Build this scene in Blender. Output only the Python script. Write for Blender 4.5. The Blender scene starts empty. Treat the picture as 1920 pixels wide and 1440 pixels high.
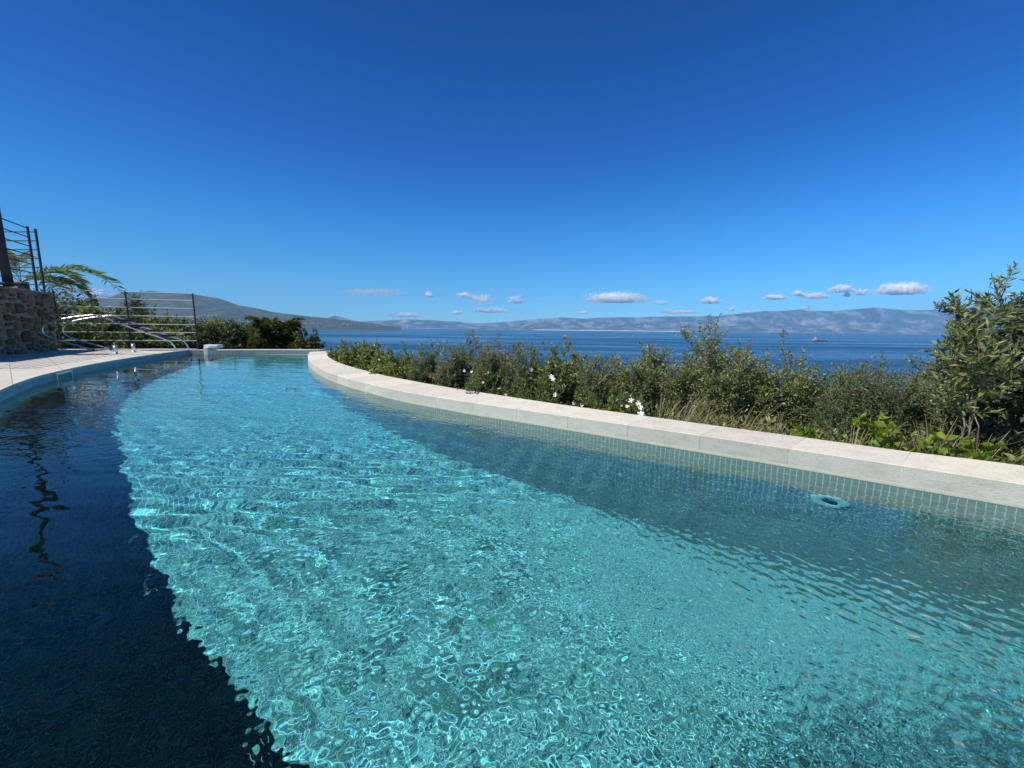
import bpy, bmesh, math, random
import numpy as np
from mathutils import Vector, Matrix
R = math.radians
scene = bpy.context.scene
COL = scene.collection
QUAL = 1.0            # mesh density of the pool water

# ------------------------------------------------------------------ camera, sky, sun, exposure
H = 0.75              # eye height above the pool water
F = 740.0             # focal length in photo pixels (1920 wide)
PITCH = math.atan(104 / F); ROLL = -math.atan(0.0117)
cam_d = bpy.data.cameras.new('camera'); cam = bpy.data.objects.new('camera', cam_d); COL.objects.link(cam)
cam_d.sensor_width = 36; cam_d.lens = 36 * F / 1920
cam_d.clip_start = 0.02; cam_d.clip_end = 300000
cam.matrix_world = Matrix.Translation((0, 0, H)) @ Matrix.Rotation(R(90) - PITCH, 4, 'X') @ Matrix.Rotation(-ROLL, 4, 'Z')
scene.camera = cam

SUN_EL = R(56); SUN_DIR = Vector((-0.94, -0.33, 0)).normalized()
to_sun = Vector((SUN_DIR.x * math.cos(SUN_EL), SUN_DIR.y * math.cos(SUN_EL), math.sin(SUN_EL)))
w = bpy.data.worlds.new('World'); scene.world = w; w.use_nodes = True
nt = w.node_tree; nt.nodes.clear()
sky = nt.nodes.new('ShaderNodeTexSky'); sky.sky_type = 'NISHITA'; sky.sun_disc = False
sky.sun_elevation = SUN_EL; sky.sun_rotation = math.atan2(to_sun.x, to_sun.y)
sky.altitude = 50; sky.air_density = 1.0; sky.dust_density = 0.0; sky.ozone_density = 4.0
gam = nt.nodes.new('ShaderNodeGamma'); gam.inputs[1].default_value = 1.0
hs = nt.nodes.new('ShaderNodeHueSaturation'); hs.inputs['Saturation'].default_value = 1.25
bg = nt.nodes.new('ShaderNodeBackground'); bg.inputs[1].default_value = 0.1
wo = nt.nodes.new('ShaderNodeOutputWorld')
nt.links.new(sky.outputs[0], gam.inputs[0]); nt.links.new(gam.outputs[0], hs.inputs['Color'])
# clear Mediterranean air: deeper blue overhead, no yellow band at the horizon
stc = nt.nodes.new('ShaderNodeTexCoord'); ssx = nt.nodes.new('ShaderNodeSeparateXYZ'); nt.links.new(stc.outputs['Generated'], ssx.inputs[0])
srp = nt.nodes.new('ShaderNodeValToRGB'); cr_ = srp.color_ramp
SK = [(0.0, (0.19, 0.43, 0.70)), (0.035, (0.20, 0.43, 0.69)), (0.10, (0.185, 0.437, 0.615)), (0.21, (0.136, 0.427, 0.643)), (0.368, (0.046, 0.29, 0.545)), (0.494, (0.012, 0.236, 0.455)), (0.60, (0.0, 0.19, 0.385)), (1.0, (0.0, 0.165, 0.34))]
while len(cr_.elements) < len(SK): cr_.elements.new(0.5)
for e_, (p_, c_) in zip(cr_.elements, SK): e_.position = p_; e_.color = (*c_, 1)
nt.links.new(ssx.outputs['Z'], srp.inputs[0])
smx = nt.nodes.new('ShaderNodeMixRGB'); smx.blend_type = 'MULTIPLY'; smx.inputs[0].default_value = 1
ssc = nt.nodes.new('ShaderNodeVectorMath'); ssc.operation = 'SCALE'; ssc.inputs['Scale'].default_value = 2.0
nt.links.new(hs.outputs[0], smx.inputs[1]); nt.links.new(srp.outputs[0], smx.inputs[2]); nt.links.new(smx.outputs[0], ssc.inputs[0])
sdt = nt.nodes.new('ShaderNodeVectorMath'); sdt.operation = 'DOT_PRODUCT'; sdt.inputs[1].default_value = (SUN_DIR.x, SUN_DIR.y, 0.0)
nt.links.new(stc.outputs['Generated'], sdt.inputs[0])
smr = nt.nodes.new('ShaderNodeMapRange'); smr.inputs[1].default_value = -0.8; smr.inputs[2].default_value = 0.8; smr.inputs[3].default_value = 1.02; smr.inputs[4].default_value = 0.66
nt.links.new(sdt.outputs['Value'], smr.inputs[0])
ss2 = nt.nodes.new('ShaderNodeVectorMath'); ss2.operation = 'SCALE'; nt.links.new(ssc.outputs[0], ss2.inputs[0]); nt.links.new(smr.outputs[0], ss2.inputs['Scale'])
nt.links.new(ss2.outputs[0], bg.inputs[0]); nt.links.new(bg.outputs[0], wo.inputs[0])
sun_d = bpy.data.lights.new('sun', 'SUN'); sun_d.energy = 4.4; sun_d.angle = R(0.53); sun_d.color = (1.0, 0.95, 0.87)
sun = bpy.data.objects.new('sun', sun_d); COL.objects.link(sun)
sun.rotation_euler = to_sun.to_track_quat('Z', 'Y').to_euler(); sun.location = (0, 0, 30)
sun_d.cycles.is_caustics_light = True
sun_d.cycles.use_multiple_importance_sampling = True
vs = scene.view_settings; vs.view_transform = 'Standard'; vs.look = 'None'; vs.exposure = 0.35; vs.gamma = 1.0
cy = scene.cycles
cy.max_bounces = 56; cy.transmission_bounces = 10; cy.transparent_max_bounces = 12; cy.diffuse_bounces = 4; cy.glossy_bounces = 4
cy.volume_bounces = 48; cy.caustics_refractive = True; cy.caustics_reflective = False; cy.blur_glossy = 0.3
cy.sample_clamp_indirect = 6; cy.use_denoising = True
cy.volume_step_rate = 1.0; cy.volume_max_steps = 64

# ------------------------------------------------------------------ helpers
def tag(o, label=None, cat=None, group=None, kind=None):
    if label: o['label'] = label
    if cat: o['category'] = cat
    if group: o['group'] = group
    if kind: o['kind'] = kind
    return o
def empty(name, loc=(0, 0, 0), label=None, cat=None, group=None):
    o = bpy.data.objects.new(name, None); COL.objects.link(o); o.location = loc; o.empty_display_size = 0.2
    return tag(o, label, cat, group)
def link(name, me, mat, parent=None, smooth=False):
    o = bpy.data.objects.new(name, me); COL.objects.link(o)
    if mat is not None: me.materials.append(mat)
    if smooth: me.shade_smooth()
    if parent is not None:
        o.parent = parent
    return o
def mesh_np(name, V, Fq, mat, parent=None, smooth=False):
    """V (n,3), Fq (m,k) one face size; parented meshes keep world coordinates given relative to the parent"""
    V = np.asarray(V, dtype=np.float32); Fq = np.asarray(Fq, dtype=np.int32)
    me = bpy.data.meshes.new(name); m, k = Fq.shape
    me.vertices.add(len(V)); me.vertices.foreach_set('co', V.ravel())
    me.loops.add(m * k); me.loops.foreach_set('vertex_index', Fq.ravel())
    me.polygons.add(m); me.polygons.foreach_set('loop_start', np.arange(0, m * k, k, dtype=np.int32))
    me.polygons.foreach_set('loop_total', np.full(m, k, dtype=np.int32))
    me.update(calc_edges=True)
    return link(name, me, mat, parent, smooth)
def mesh_py(name, V, Fl, mat, parent=None, smooth=False):
    me = bpy.data.meshes.new(name); me.from_pydata([tuple(v) for v in V], [], Fl); me.update()
    return link(name, me, mat, parent, smooth)
class MB:
    def __init__(s): s.bm = bmesh.new()
    def box(s, c, d, rot=None, bevel=0.0):
        r = bmesh.ops.create_cube(s.bm, size=1.0); vs_ = r['verts']
        bmesh.ops.scale(s.bm, vec=d, verts=vs_)
        if bevel > 0:
            es = list({e for v in vs_ for e in v.link_edges})
            b = bmesh.ops.bevel(s.bm, geom=es, offset=bevel, segments=2, affect='EDGES', profile=0.6)
            vs_ = b['verts'] if b['verts'] else vs_
            vs_ = list({v for f in b['faces'] for v in f.verts} | {v for v in vs_ if v.is_valid})
            seen = set(vs_); st = list(vs_)
            while st:
                v = st.pop()
                for e in v.link_edges:
                    o = e.other_vert(v)
                    if o not in seen: seen.add(o); st.append(o)
            vs_ = list(seen)
        if rot is not None: bmesh.ops.rotate(s.bm, cent=(0, 0, 0), matrix=rot, verts=vs_)
        bmesh.ops.translate(s.bm, vec=c, verts=vs_); return s
    def tube(s, pts, r, n=10, cap=True):
        pts = [Vector(p) for p in pts]; rs = r if isinstance(r, (list, tuple)) else [r] * len(pts)
        rings = []; prev = None
        for i, p in enumerate(pts):
            t = (pts[min(i + 1, len(pts) - 1)] - pts[max(i - 1, 0)]).normalized()
            if prev is None:
                a = t.orthogonal().normalized()
            else:
                a = (prev - t * prev.dot(t)).normalized()
            prev = a; b = t.cross(a)
            rings.append([s.bm.verts.new(p + (a * math.cos(2 * math.pi * k / n) + b * math.sin(2 * math.pi * k / n)) * rs[i]) for k in range(n)])
        for i in range(len(rings) - 1):
            for k in range(n):
                s.bm.faces.new((rings[i][k], rings[i][(k + 1) % n], rings[i + 1][(k + 1) % n], rings[i + 1][k]))
        if cap:
            s.bm.faces.new(rings[0][::-1]); s.bm.faces.new(rings[-1])
        return s
    def build(s, name, mat, parent=None, smooth=False):
        bmesh.ops.recalc_face_normals(s.bm, faces=s.bm.faces[:])
        me = bpy.data.meshes.new(name); s.bm.to_mesh(me); s.bm.free()
        return link(name, me, mat, parent, smooth)
def spline(P, n):
    """Catmull-Rom through P, n points evenly spaced in arc length"""
    P = np.asarray(P, float); Q = np.vstack([2 * P[0] - P[1], P, 2 * P[-1] - P[-2]]); out = []
    for i in range(1, len(Q) - 2):
        for t in np.linspace(0, 1, 24, endpoint=False):
            a, b, c, d = Q[i - 1], Q[i], Q[i + 1], Q[i + 2]
            out.append(0.5 * (2 * b + (c - a) * t + (2 * a - 5 * b + 4 * c - d) * t * t + (3 * b - a - 3 * c + d) * t ** 3))
    out.append(P[-1]); out = np.array(out)
    s = np.concatenate([[0], np.cumsum(np.linalg.norm(np.diff(out, axis=0), axis=1))])
    u = np.linspace(0, s[-1], n)
    return np.stack([np.interp(u, s, out[:, k]) for k in range(out.shape[1])], 1)
def sm(a, b, x): 
    t = np.clip((x - a) / (b - a), 0, 1); return t * t * (3 - 2 * t)
def vnoise(x, y, seed=0):
    """smooth value noise, arrays"""
    xi = np.floor(x).astype(np.int64); yi = np.floor(y).astype(np.int64); fx = x - xi; fy = y - yi
    def h(a, b):
        n = (a * 374761393 + b * 668265263 + seed * 974711) & 0x7fffffff
        n = ((n ^ (n >> 13)) * 1274126177) & 0x7fffffff
        return ((n ^ (n >> 16)) & 0xffff) / 65535.0
    ux = fx * fx * (3 - 2 * fx); uy = fy * fy * (3 - 2 * fy)
    return (h(xi, yi) * (1 - ux) + h(xi + 1, yi) * ux) * (1 - uy) + (h(xi, yi + 1) * (1 - ux) + h(xi + 1, yi + 1) * ux) * uy
def fbm(x, y, o=5, seed=0, ridged=False):
    s = 0; a = 1; t = 0
    for k in range(o):
        v = vnoise(x * 2 ** k, y * 2 ** k, seed + k * 17)
        if ridged: v = 1 - np.abs(2 * v - 1)
        s = s + a * v; t += a; a *= 0.5
    return s / t

# ------------------------------------------------------------------ materials
def mat(name):
    m = bpy.data.materials.new(name); m.use_nodes = True; n = m.node_tree
    return m, n, n.nodes['Principled BSDF']
def N(n, t, **kw):
    x = n.nodes.new('ShaderNode' + t)
    for k, v in kw.items(): setattr(x, k, v)
    return x
def ramp(n, stops, fac=None, interp='LINEAR'):
    r = N(n, 'ValToRGB'); cr = r.color_ramp; cr.interpolation = interp
    while len(cr.elements) < len(stops): cr.elements.new(0.5)
    for e, (p, c) in zip(cr.elements, stops): e.position = p; e.color = (*c, 1) if len(c) == 3 else c
    if fac is not None: n.links.new(fac, r.inputs[0])
    return r
def simple(name, col, rough=0.5, metal=0.0, var=0.15, scale=6.0, bump=0.0, bscale=60.0):
    m, n, p = mat(name)
    tc = N(n, 'TexCoord'); no = N(n, 'TexNoise'); no.inputs['Scale'].default_value = scale; no.inputs['Detail'].default_value = 5
    n.links.new(tc.outputs['Object'], no.inputs['Vector'])
    r = ramp(n, [(0.3, [c * (1 - var) for c in col]), (0.7, [min(1, c * (1 + var)) for c in col])], no.outputs[0])
    n.links.new(r.outputs[0], p.inputs['Base Color'])
    p.inputs['Roughness'].default_value = rough; p.inputs['Metallic'].default_value = metal
    if bump > 0:
        b = N(n, 'Bump'); b.inputs['Strength'].default_value = bump; b.inputs['Distance'].default_value = 0.01
        n2 = N(n, 'TexNoise'); n2.inputs['Scale'].default_value = bscale; n2.inputs['Detail'].default_value = 6
        n.links.new(tc.outputs['Object'], n2.inputs['Vector']); n.links.new(n2.outputs[0], b.inputs['Height']); n.links.new(b.outputs[0], p.inputs['Normal'])
    return m
def m_limestone(name, c1, c2, joints=None):
    m, n, p = mat(name)
    tc = N(n, 'TexCoord'); oi = N(n, 'ObjectInfo')
    n1 = N(n, 'TexNoise'); n1.inputs['Scale'].default_value = 9; n1.inputs['Detail'].default_value = 9; n1.inputs['Roughness'].default_value = 0.65
    n2 = N(n, 'TexNoise'); n2.inputs['Scale'].default_value = 90; n2.inputs['Detail'].default_value = 5
    mp = N(n, 'Mapping'); mp.inputs['Scale'].default_value = (1, 1, 2.2)
    n.links.new(tc.outputs['Object'], mp.inputs[0]); n.links.new(mp.outputs[0], n1.inputs['Vector']); n.links.new(mp.outputs[0], n2.inputs['Vector'])
    r1 = ramp(n, [(0.28, c2), (0.5, c1), (0.75, [min(1, c * 1.08) for c in c1])], n1.outputs[0])
    r2 = ramp(n, [(0.34, (0.78, 0.77, 0.73)), (0.47, (1, 1, 1)), (1, (1, 1, 1))], n2.outputs[0])
    mx = N(n, 'MixRGB', blend_type='MULTIPLY'); mx.inputs[0].default_value = 0.8
    n.links.new(r1.outputs[0], mx.inputs[1]); n.links.new(r2.outputs[0], mx.inputs[2])
    hsv = N(n, 'HueSaturation'); mr = N(n, 'MapRange'); mr.inputs[3].default_value = 0.86; mr.inputs[4].default_value = 1.06
    n.links.new(oi.outputs['Random'], mr.inputs[0]); n.links.new(mr.outputs[0], hsv.inputs['Value']); n.links.new(mx.outputs[0], hsv.inputs['Color'])
    out = hsv.outputs[0]
    b = N(n, 'Bump'); b.inputs['Strength'].default_value = 0.35; b.inputs['Distance'].default_value = 0.003
    n.links.new(n2.outputs[0], b.inputs['Height'])
    if joints:
        mp2 = N(n, 'Mapping'); mp2.inputs['Rotation'].default_value = (0, 0, R(joints[0]))
        n.links.new(tc.outputs['Object'], mp2.inputs[0])
        br = N(n, 'TexBrick'); br.inputs['Scale'].default_value = 1.0; br.inputs['Brick Width'].default_value = joints[1]; br.inputs['Row Height'].default_value = joints[2]
        br.inputs['Mortar Size'].default_value = 0.004; br.inputs['Mortar Smooth'].default_value = 0.1
        br.inputs['Color1'].default_value = (1, 1, 1, 1); br.inputs['Color2'].default_value = (0.88, 0.88, 0.87, 1); br.inputs['Mortar'].default_value = (0.5, 0.47, 0.42, 1)
        n.links.new(mp2.outputs[0], br.inputs['Vector'])
        m2 = N(n, 'MixRGB', blend_type='MULTIPLY'); m2.inputs[0].default_value = 1
        n.links.new(out, m2.inputs[1]); n.links.new(br.outputs[0], m2.inputs[2]); out = m2.outputs[0]
    n.links.new(out, p.inputs['Base Color']); n.links.new(b.outputs[0], p.inputs['Normal'])
    p.inputs['Roughness'].default_value = 0.7
    return m
def m_mosaic(name, coord, rot=0.0, k=(1, 1, 1), gr=(0.84, 0.90, 0.90), rowk=1.0, flat=0.0):
    """small glass mosaic: sea-green tiles, pale grout, every tile its own tint"""
    m, n, p = mat(name)
    tc = N(n, 'TexCoord'); mp = N(n, 'Mapping'); mp.inputs['Rotation'].default_value = (0, 0, rot)
    n.links.new(tc.outputs[coord], mp.inputs[0])
    S = 0.029
    br = N(n, 'TexBrick'); br.offset = 0.0; br.inputs['Scale'].default_value = 1.0
    br.inputs['Brick Width'].default_value = S; br.inputs['Row Height'].default_value = S * rowk
    br.inputs['Mortar Size'].default_value = 0.0019; br.inputs['Mortar Smooth'].default_value = 0.25; br.inputs['Bias'].default_value = 0
    n.links.new(mp.outputs[0], br.inputs['Vector'])
    sc = N(n, 'VectorMath', operation='SCALE'); sc.inputs['Scale'].default_value = 1 / S
    n.links.new(mp.outputs[0], sc.inputs[0])
    fl = N(n, 'VectorMath', operation='FLOOR'); n.links.new(sc.outputs[0], fl.inputs[0])
    wn = N(n, 'TexWhiteNoise'); wn.noise_dimensions = '2D'; n.links.new(fl.outputs[0], wn.inputs['Vector'])
    tl = [(0.0, (0.07, 0.20, 0.28)), (0.18, (0.14, 0.34, 0.36)), (0.42, (0.19, 0.42, 0.41)), (0.62, (0.09, 0.28, 0.38)), (0.78, (0.26, 0.54, 0.55)), (0.9, (0.16, 0.55, 0.43)), (0.96, (0.38, 0.70, 0.76))]
    tiles = ramp(n, [(q_[0], tuple((a_ * (1 - flat) + m_ * flat) * b_ for a_, b_, m_ in zip(q_[1], k, (0.15, 0.36, 0.37)))) for q_ in tl], wn.outputs[0], 'CONSTANT')
    mx = N(n, 'MixRGB'); n.links.new(br.outputs['Fac'], mx.inputs[0]); n.links.new(tiles.outputs[0], mx.inputs[1]); mx.inputs[2].default_value = (*gr, 1)
    n.links.new(mx.outputs[0], p.inputs['Base Color'])
    p.inputs['Roughness'].default_value = 0.45
    return m
M = {}
M['coping'] = m_limestone('coping_limestone', (0.645, 0.605, 0.505), (0.54, 0.50, 0.41))
M['deck'] = m_limestone('deck_travertine', (0.65, 0.605, 0.52), (0.54, 0.50, 0.42), (38, 0.9, 0.45))
M['floor'] = m_mosaic('pool_floor_mosaic', 'Object', R(-42), (1.0, 0.95, 1.08))
M['wallm'] = m_mosaic('pool_wall_mosaic', 'UV', 0.0, (1.35, 0.60, 0.62), (0.70, 0.70, 0.66), 4.0, 0.75)
M['band'] = simple('waterline_band', (0.33, 0.36, 0.30), 0.8, var=0.08, scale=20)
M['steel'] = simple('polished_steel', (0.80, 0.79, 0.77), 0.40, 1.0, var=0.05)
M['rail'] = simple('galvanised_rail', (0.66, 0.65, 0.60), 0.35, 0.6, var=0.12)
M['iron'] = simple('dark_painted_iron', (0.035, 0.032, 0.035), 0.7, 0.0)
M['plastic_w'] = simple('white_plastic', (0.78, 0.78, 0.76), 0.4, var=0.04)
M['tread'] = simple('ladder_tread_black', (0.03, 0.03, 0.032), 0.5)
M['mint'] = simple('pale_mint_plastic', (0.86, 0.92, 0.88), 0.4, var=0.04)
M['mortar'] = simple('wall_mortar', (0.29, 0.225, 0.15), 0.9, var=0.25, scale=5, bump=0.8, bscale=30)
M['bark'] = simple('bark', (0.16, 0.12, 0.085), 0.9, var=0.3, scale=18, bump=0.6)
M['twig'] = simple('pale_twig', (0.24, 0.19, 0.13), 0.85, var=0.25)
def m_stones():
    m, n, p = mat('wall_stone')
    g = N(n, 'NewGeometry'); r = ramp(n, [(0, (0.10, 0.055, 0.028)), (0.3, (0.17, 0.11, 0.055)), (0.6, (0.25, 0.18, 0.10)), (0.85, (0.14, 0.09, 0.045)), (1, (0.34, 0.26, 0.16))], g.outputs['Random Per Island'])
    no = N(n, 'TexNoise'); no.inputs['Scale'].default_value = 14; no.inputs['Detail'].default_value = 8
    tc = N(n, 'TexCoord'); n.links.new(tc.outputs['Object'], no.inputs['Vector'])
    r2 = ramp(n, [(0.3, (0.6, 0.6, 0.6)), (0.7, (1.2, 1.15, 1.1))], no.outputs[0])
    mx = N(n, 'MixRGB', blend_type='MULTIPLY'); mx.inputs[0].default_value = 1; n.links.new(r.outputs[0], mx.inputs[1]); n.links.new(r2.outputs[0], mx.inputs[2])
    n.links.new(mx.outputs[0], p.inputs['Base Color']); p.inputs['Roughness'].default_value = 0.9
    b = N(n, 'Bump'); b.inputs['Strength'].default_value = 0.8; b.inputs['Distance'].default_value = 0.02; n.links.new(no.outputs[0], b.inputs['Height']); n.links.new(b.outputs[0], p.inputs['Normal'])
    return m
M['stone'] = m_stones()
M['grout'] = simple('coping_grout', (0.62, 0.57, 0.48), 0.9)
def m_leaf(name, cols, back=None, rough=0.45, trans=0.3):
    m, n, p = mat(name)
    g = N(n, 'NewGeometry'); k = len(cols)
    r = ramp(n, [(i / max(1, k - 1), c) for i, c in enumerate(cols)], g.outputs['Random Per Island'])
    col = r.outputs[0]
    if back:
        mx = N(n, 'MixRGB'); n.links.new(g.outputs['Backfacing'], mx.inputs[0]); n.links.new(col, mx.inputs[1]); mx.inputs[2].default_value = (*back, 1); col = mx.outputs[0]
    n.links.new(col, p.inputs['Base Color']); p.inputs['Roughness'].default_value = rough
    tr = N(n, 'BsdfTranslucent'); hs_ = N(n, 'HueSaturation'); hs_.inputs['Value'].default_value = 1.5; hs_.inputs['Saturation'].default_value = 1.1
    n.links.new(col, hs_.inputs['Color']); n.links.new(hs_.outputs[0], tr.inputs[0])
    ms = N(n, 'MixShader'); ms.inputs[0].default_value = trans
    n.links.new(p.outputs[0], ms.inputs[1]); n.links.new(tr.outputs[0], ms.inputs[2]); n.links.new(ms.outputs[0], n.nodes['Material Output'].inputs[0])
    return m
M['olive'] = m_leaf('olive_leaf', [(0.08, 0.12, 0.025), (0.18, 0.225, 0.055), (0.32, 0.35, 0.11)], (0.27, 0.30, 0.13), 0.42, 0.22)
M['rosemary'] = m_leaf('narrow_leaf', [(0.09, 0.14, 0.04), (0.15, 0.20, 0.07), (0.25, 0.30, 0.11), (0.30, 0.32, 0.15)], (0.22, 0.26, 0.13), 0.5)
M['willow'] = m_leaf('feathery_leaf', [(0.08, 0.14, 0.04), (0.16, 0.24, 0.08), (0.27, 0.33, 0.12)], (0.19, 0.25, 0.13), 0.5)
M['shrub'] = m_leaf('shrub_leaf', [(0.07, 0.12, 0.025), (0.15, 0.20, 0.045), (0.26, 0.31, 0.08), (0.30, 0.30, 0.12)], None, 0.45)
M['vine'] = m_leaf('vine_leaf', [(0.10, 0.17, 0.02), (0.18, 0.27, 0.03), (0.32, 0.38, 0.05)], None, 0.4, 0.4)
M['vine_dim'] = m_leaf('flowering_vine_leaf', [(0.06, 0.11, 0.02), (0.11, 0.17, 0.03), (0.19, 0.24, 0.05)], None, 0.45, 0.3)
M['olive_dark'] = m_leaf('dark_olive_leaf', [(0.04, 0.06, 0.022), (0.08, 0.11, 0.04), (0.16, 0.19, 0.08)], (0.16, 0.19, 0.11), 0.38, 0.15)
M['palm'] = m_leaf('palm_leaflet', [(0.10, 0.16, 0.07), (0.17, 0.24, 0.11), (0.28, 0.33, 0.19)], None, 0.4, 0.25)
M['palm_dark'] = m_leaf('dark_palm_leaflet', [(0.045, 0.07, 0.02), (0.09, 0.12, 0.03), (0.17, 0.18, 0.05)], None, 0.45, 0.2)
M['dry'] = m_leaf('dry_grass', [(0.30, 0.24, 0.13), (0.42, 0.35, 0.22), (0.20, 0.19, 0.09)], None, 0.6, 0.3)
M['tree_far'] = m_leaf('far_tree_leaf', [(0.045, 0.075, 0.025), (0.08, 0.115, 0.035), (0.12, 0.155, 0.05)], None, 0.6, 0.2)
M['petal'] = simple('white_petal', (0.85, 0.84, 0.85), 0.6, var=0.02)
M['purple'] = simple('purple_petal', (0.14, 0.09, 0.24), 0.6, var=0.2)
M['orange'] = simple('orange_petal', (0.34, 0.10, 0.05), 0.6, var=0.3)
M['soil'] = simple('dry_soil', (0.10, 0.08, 0.05), 0.95, var=0.35, scale=3, bump=0.7, bscale=12)

# ------------------------------------------------------------------ pool outline (metres, water surface at z = 0)
CZ = 0.109            # top of coping and deck above the water
inner_R = [(4.6, -2.6), (4.1, -1.4), (3.7, -0.4), (3.2, 0.55), (2.75, 1.17), (2.26, 1.60), (1.95, 1.83), (1.57, 2.10), (1.2, 2.355), (0.8, 2.62), (0.43, 2.87), (0.06, 3.11),
           (-0.29, 3.34), (-0.62, 3.57), (-0.94, 3.81), (-1.25, 4.07), (-1.53, 4.34), (-1.8, 4.62), (-2.18, 5.03), (-2.76, 5.76), (-3.51, 6.88), (-4.17, 8.04), (-4.9, 9.5), (-5.25, 10.35)]
outer_R = [(4.9, -2.5), (4.4, -1.3), (4.0, -0.25), (3.5, 0.75), (3.05, 1.40), (2.54, 1.87), (2.16, 2.10), (1.77, 2.38), (1.35, 2.67), (0.92, 2.98), (0.46, 3.31), (0.02, 3.66),
           (-0.36, 3.97), (-0.62, 4.19), (-0.97, 4.51), (-1.42, 4.95), (-1.75, 5.3), (-2.13, 5.76), (-2.87, 6.72), (-3.5, 7.68), (-4.1, 8.75), (-4.55, 9.75), (-4.75, 10.3), (-4.8, 11.0)]
inner_L = [(3.9, -3.3), (2.6, -2.6), (1.2, -1.6), (0.3, -0.45), (-0.6, 0.27), (-1.5, 0.88), (-2.2, 1.35), (-2.85, 1.82), (-3.5, 2.38), (-4.25, 3.1), (-4.96, 3.79), (-5.7, 4.66), (-6.23, 5.45), (-6.79, 6.41), (-7.34, 7.53), (-7.85, 8.76), (-8.2, 9.7), (-8.38, 10.25)]
Rin = spline(inner_R, 400); Rout = spline(outer_R, 400); Lin = spline(inner_L, 400)
outline = np.vstack([Rin, Lin[::-1]])          # closed polygon, counter-clockwise
def inside_poly(px, py, poly):
    ins = np.zeros(px.shape, bool); n = len(poly)
    for i in range(n):
        x1, y1 = poly[i]; x2, y2 = poly[(i + 1) % n]
        if y1 == y2: continue
        c = ((y1 > py) != (y2 > py)) & (px < (x2 - x1) * (py - y1) / (y2 - y1) + x1)
        ins ^= c
    return ins
def dist_poly(px, py, poly):
    d = np.full(px.shape, 1e9)
    P = poly[::4] if len(poly) > 300 else poly
    for i in range(len(P)):
        a = P[i]; b = P[(i + 1) % len(P)]; ab = b - a; L = ab @ ab + 1e-12
        t = np.clip(((px - a[0]) * ab[0] + (py - a[1]) * ab[1]) / L, 0, 1)
        d = np.minimum(d, (px - a[0] - t * ab[0]) ** 2 + (py - a[1] - t * ab[1]) ** 2)
    return np.sqrt(d)
DEPTH = 1.3
pool = empty('swimming_pool', (0, 0, 0), 'curved mosaic swimming pool with turquoise water and limestone edge', 'swimming pool')
tag(pool, kind=None)
# floor of the pool (one slab), receives the sun through the rippled water
def tri_fill(name, poly, z, mat_, parent=None, thick=0.0):
    bm = bmesh.new(); vs_ = [bm.verts.new((p[0], p[1], z)) for p in poly]
    f = bm.faces.new(vs_); bmesh.ops.recalc_face_normals(bm, faces=[f])
    if f.normal.z < 0: f.normal_flip()
    if thick > 0:
        r = bmesh.ops.extrude_face_region(bm, geom=[f]); 
        bmesh.ops.translate(bm, vec=(0, 0, -thick), verts=[g for g in r['geom'] if isinstance(g, bmesh.types.BMVert)])
    bmesh.ops.triangulate(bm, faces=[f for f in bm.faces if len(f.verts) > 4])
    bmesh.ops.recalc_face_normals(bm, faces=bm.faces[:])
    me = bpy.data.meshes.new(name); bm.to_mesh(me); bm.free()
    return link(name, me, mat_, parent)
big = np.array([(6, -5), (6, 1), (-2, 12), (-9.5, 12), (-9.5, 8), (-5, 2), (0, -3), (2, -5)])
pf = tri_fill('pool_floor', big, -DEPTH, M['floor'], pool, 0.1)
pf.cycles.is_caustics_receiver = True
# walls: vertical mosaic surfaces with real thickness behind them
def wall_strip(name, path, z0, z1, mat_, parent, outward, thick=0.12):
    P = np.asarray(path); n = len(P); T = np.gradient(P, axis=0); T /= np.linalg.norm(T, axis=1)[:, None]
    Nn = np.stack([T[:, 1], -T[:, 0]], 1) * outward
    s = np.concatenate([[0], np.cumsum(np.linalg.norm(np.diff(P, axis=0), axis=1))])
    Q = P + Nn * thick
    V = np.vstack([np.c_[P, np.full(n, z0)], np.c_[P, np.full(n, z1)], np.c_[Q, np.full(n, z0)], np.c_[Q, np.full(n, z1)]])
    Fc = []
    for i in range(n - 1):
        Fc += [(i, i + 1, n + i + 1, n + i), (3 * n + i, 3 * n + i + 1, 2 * n + i + 1, 2 * n + i), (n + i, n + i + 1, 3 * n + i + 1, 3 * n + i)]
    me = bpy.data.meshes.new(name); me.from_pydata([tuple(v) for v in V], [], Fc); me.update()
    uv = me.uv_layers.new(name='UVMap')
    for lp in me.loops:
        k = lp.vertex_index; uv.data[lp.index].uv = (s[k % n], V[k][2])
    o = link(name, me, mat_, parent, True)
    o.cycles.is_caustics_receiver = True
    return o
# far wall joins the two curves
farP = np.array([Lin[-1], (-7.6, 10.42), (-6.6, 10.66), (-5.25, 10.9)])
wall_strip('pool_wall', Rin[:388], -DEPTH, -0.013, M['wallm'], pool, 1)
M['wallL'] = m_mosaic('pool_wall_mosaic_pool_glow', 'UV', 0.0, (2.6, 1.15, 0.80), (0.6, 0.6, 0.55), 1.0, 0.7)  # same mosaic, tinted paler and warmer to stand for light reflected off the water
wall_strip('pool_wall', Lin, -DEPTH, CZ - 0.035, M['wallL'], pool, -1)
wall_strip('pool_wall', spline(farP, 60), -DEPTH, -0.013, M['wallm'], pool, -1)
wall_strip('pool_wall', np.array([Rin[0] + (0.2, 0), Lin[0]]), -DEPTH, 0.0, M['wallm'], pool, 1)
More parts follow.
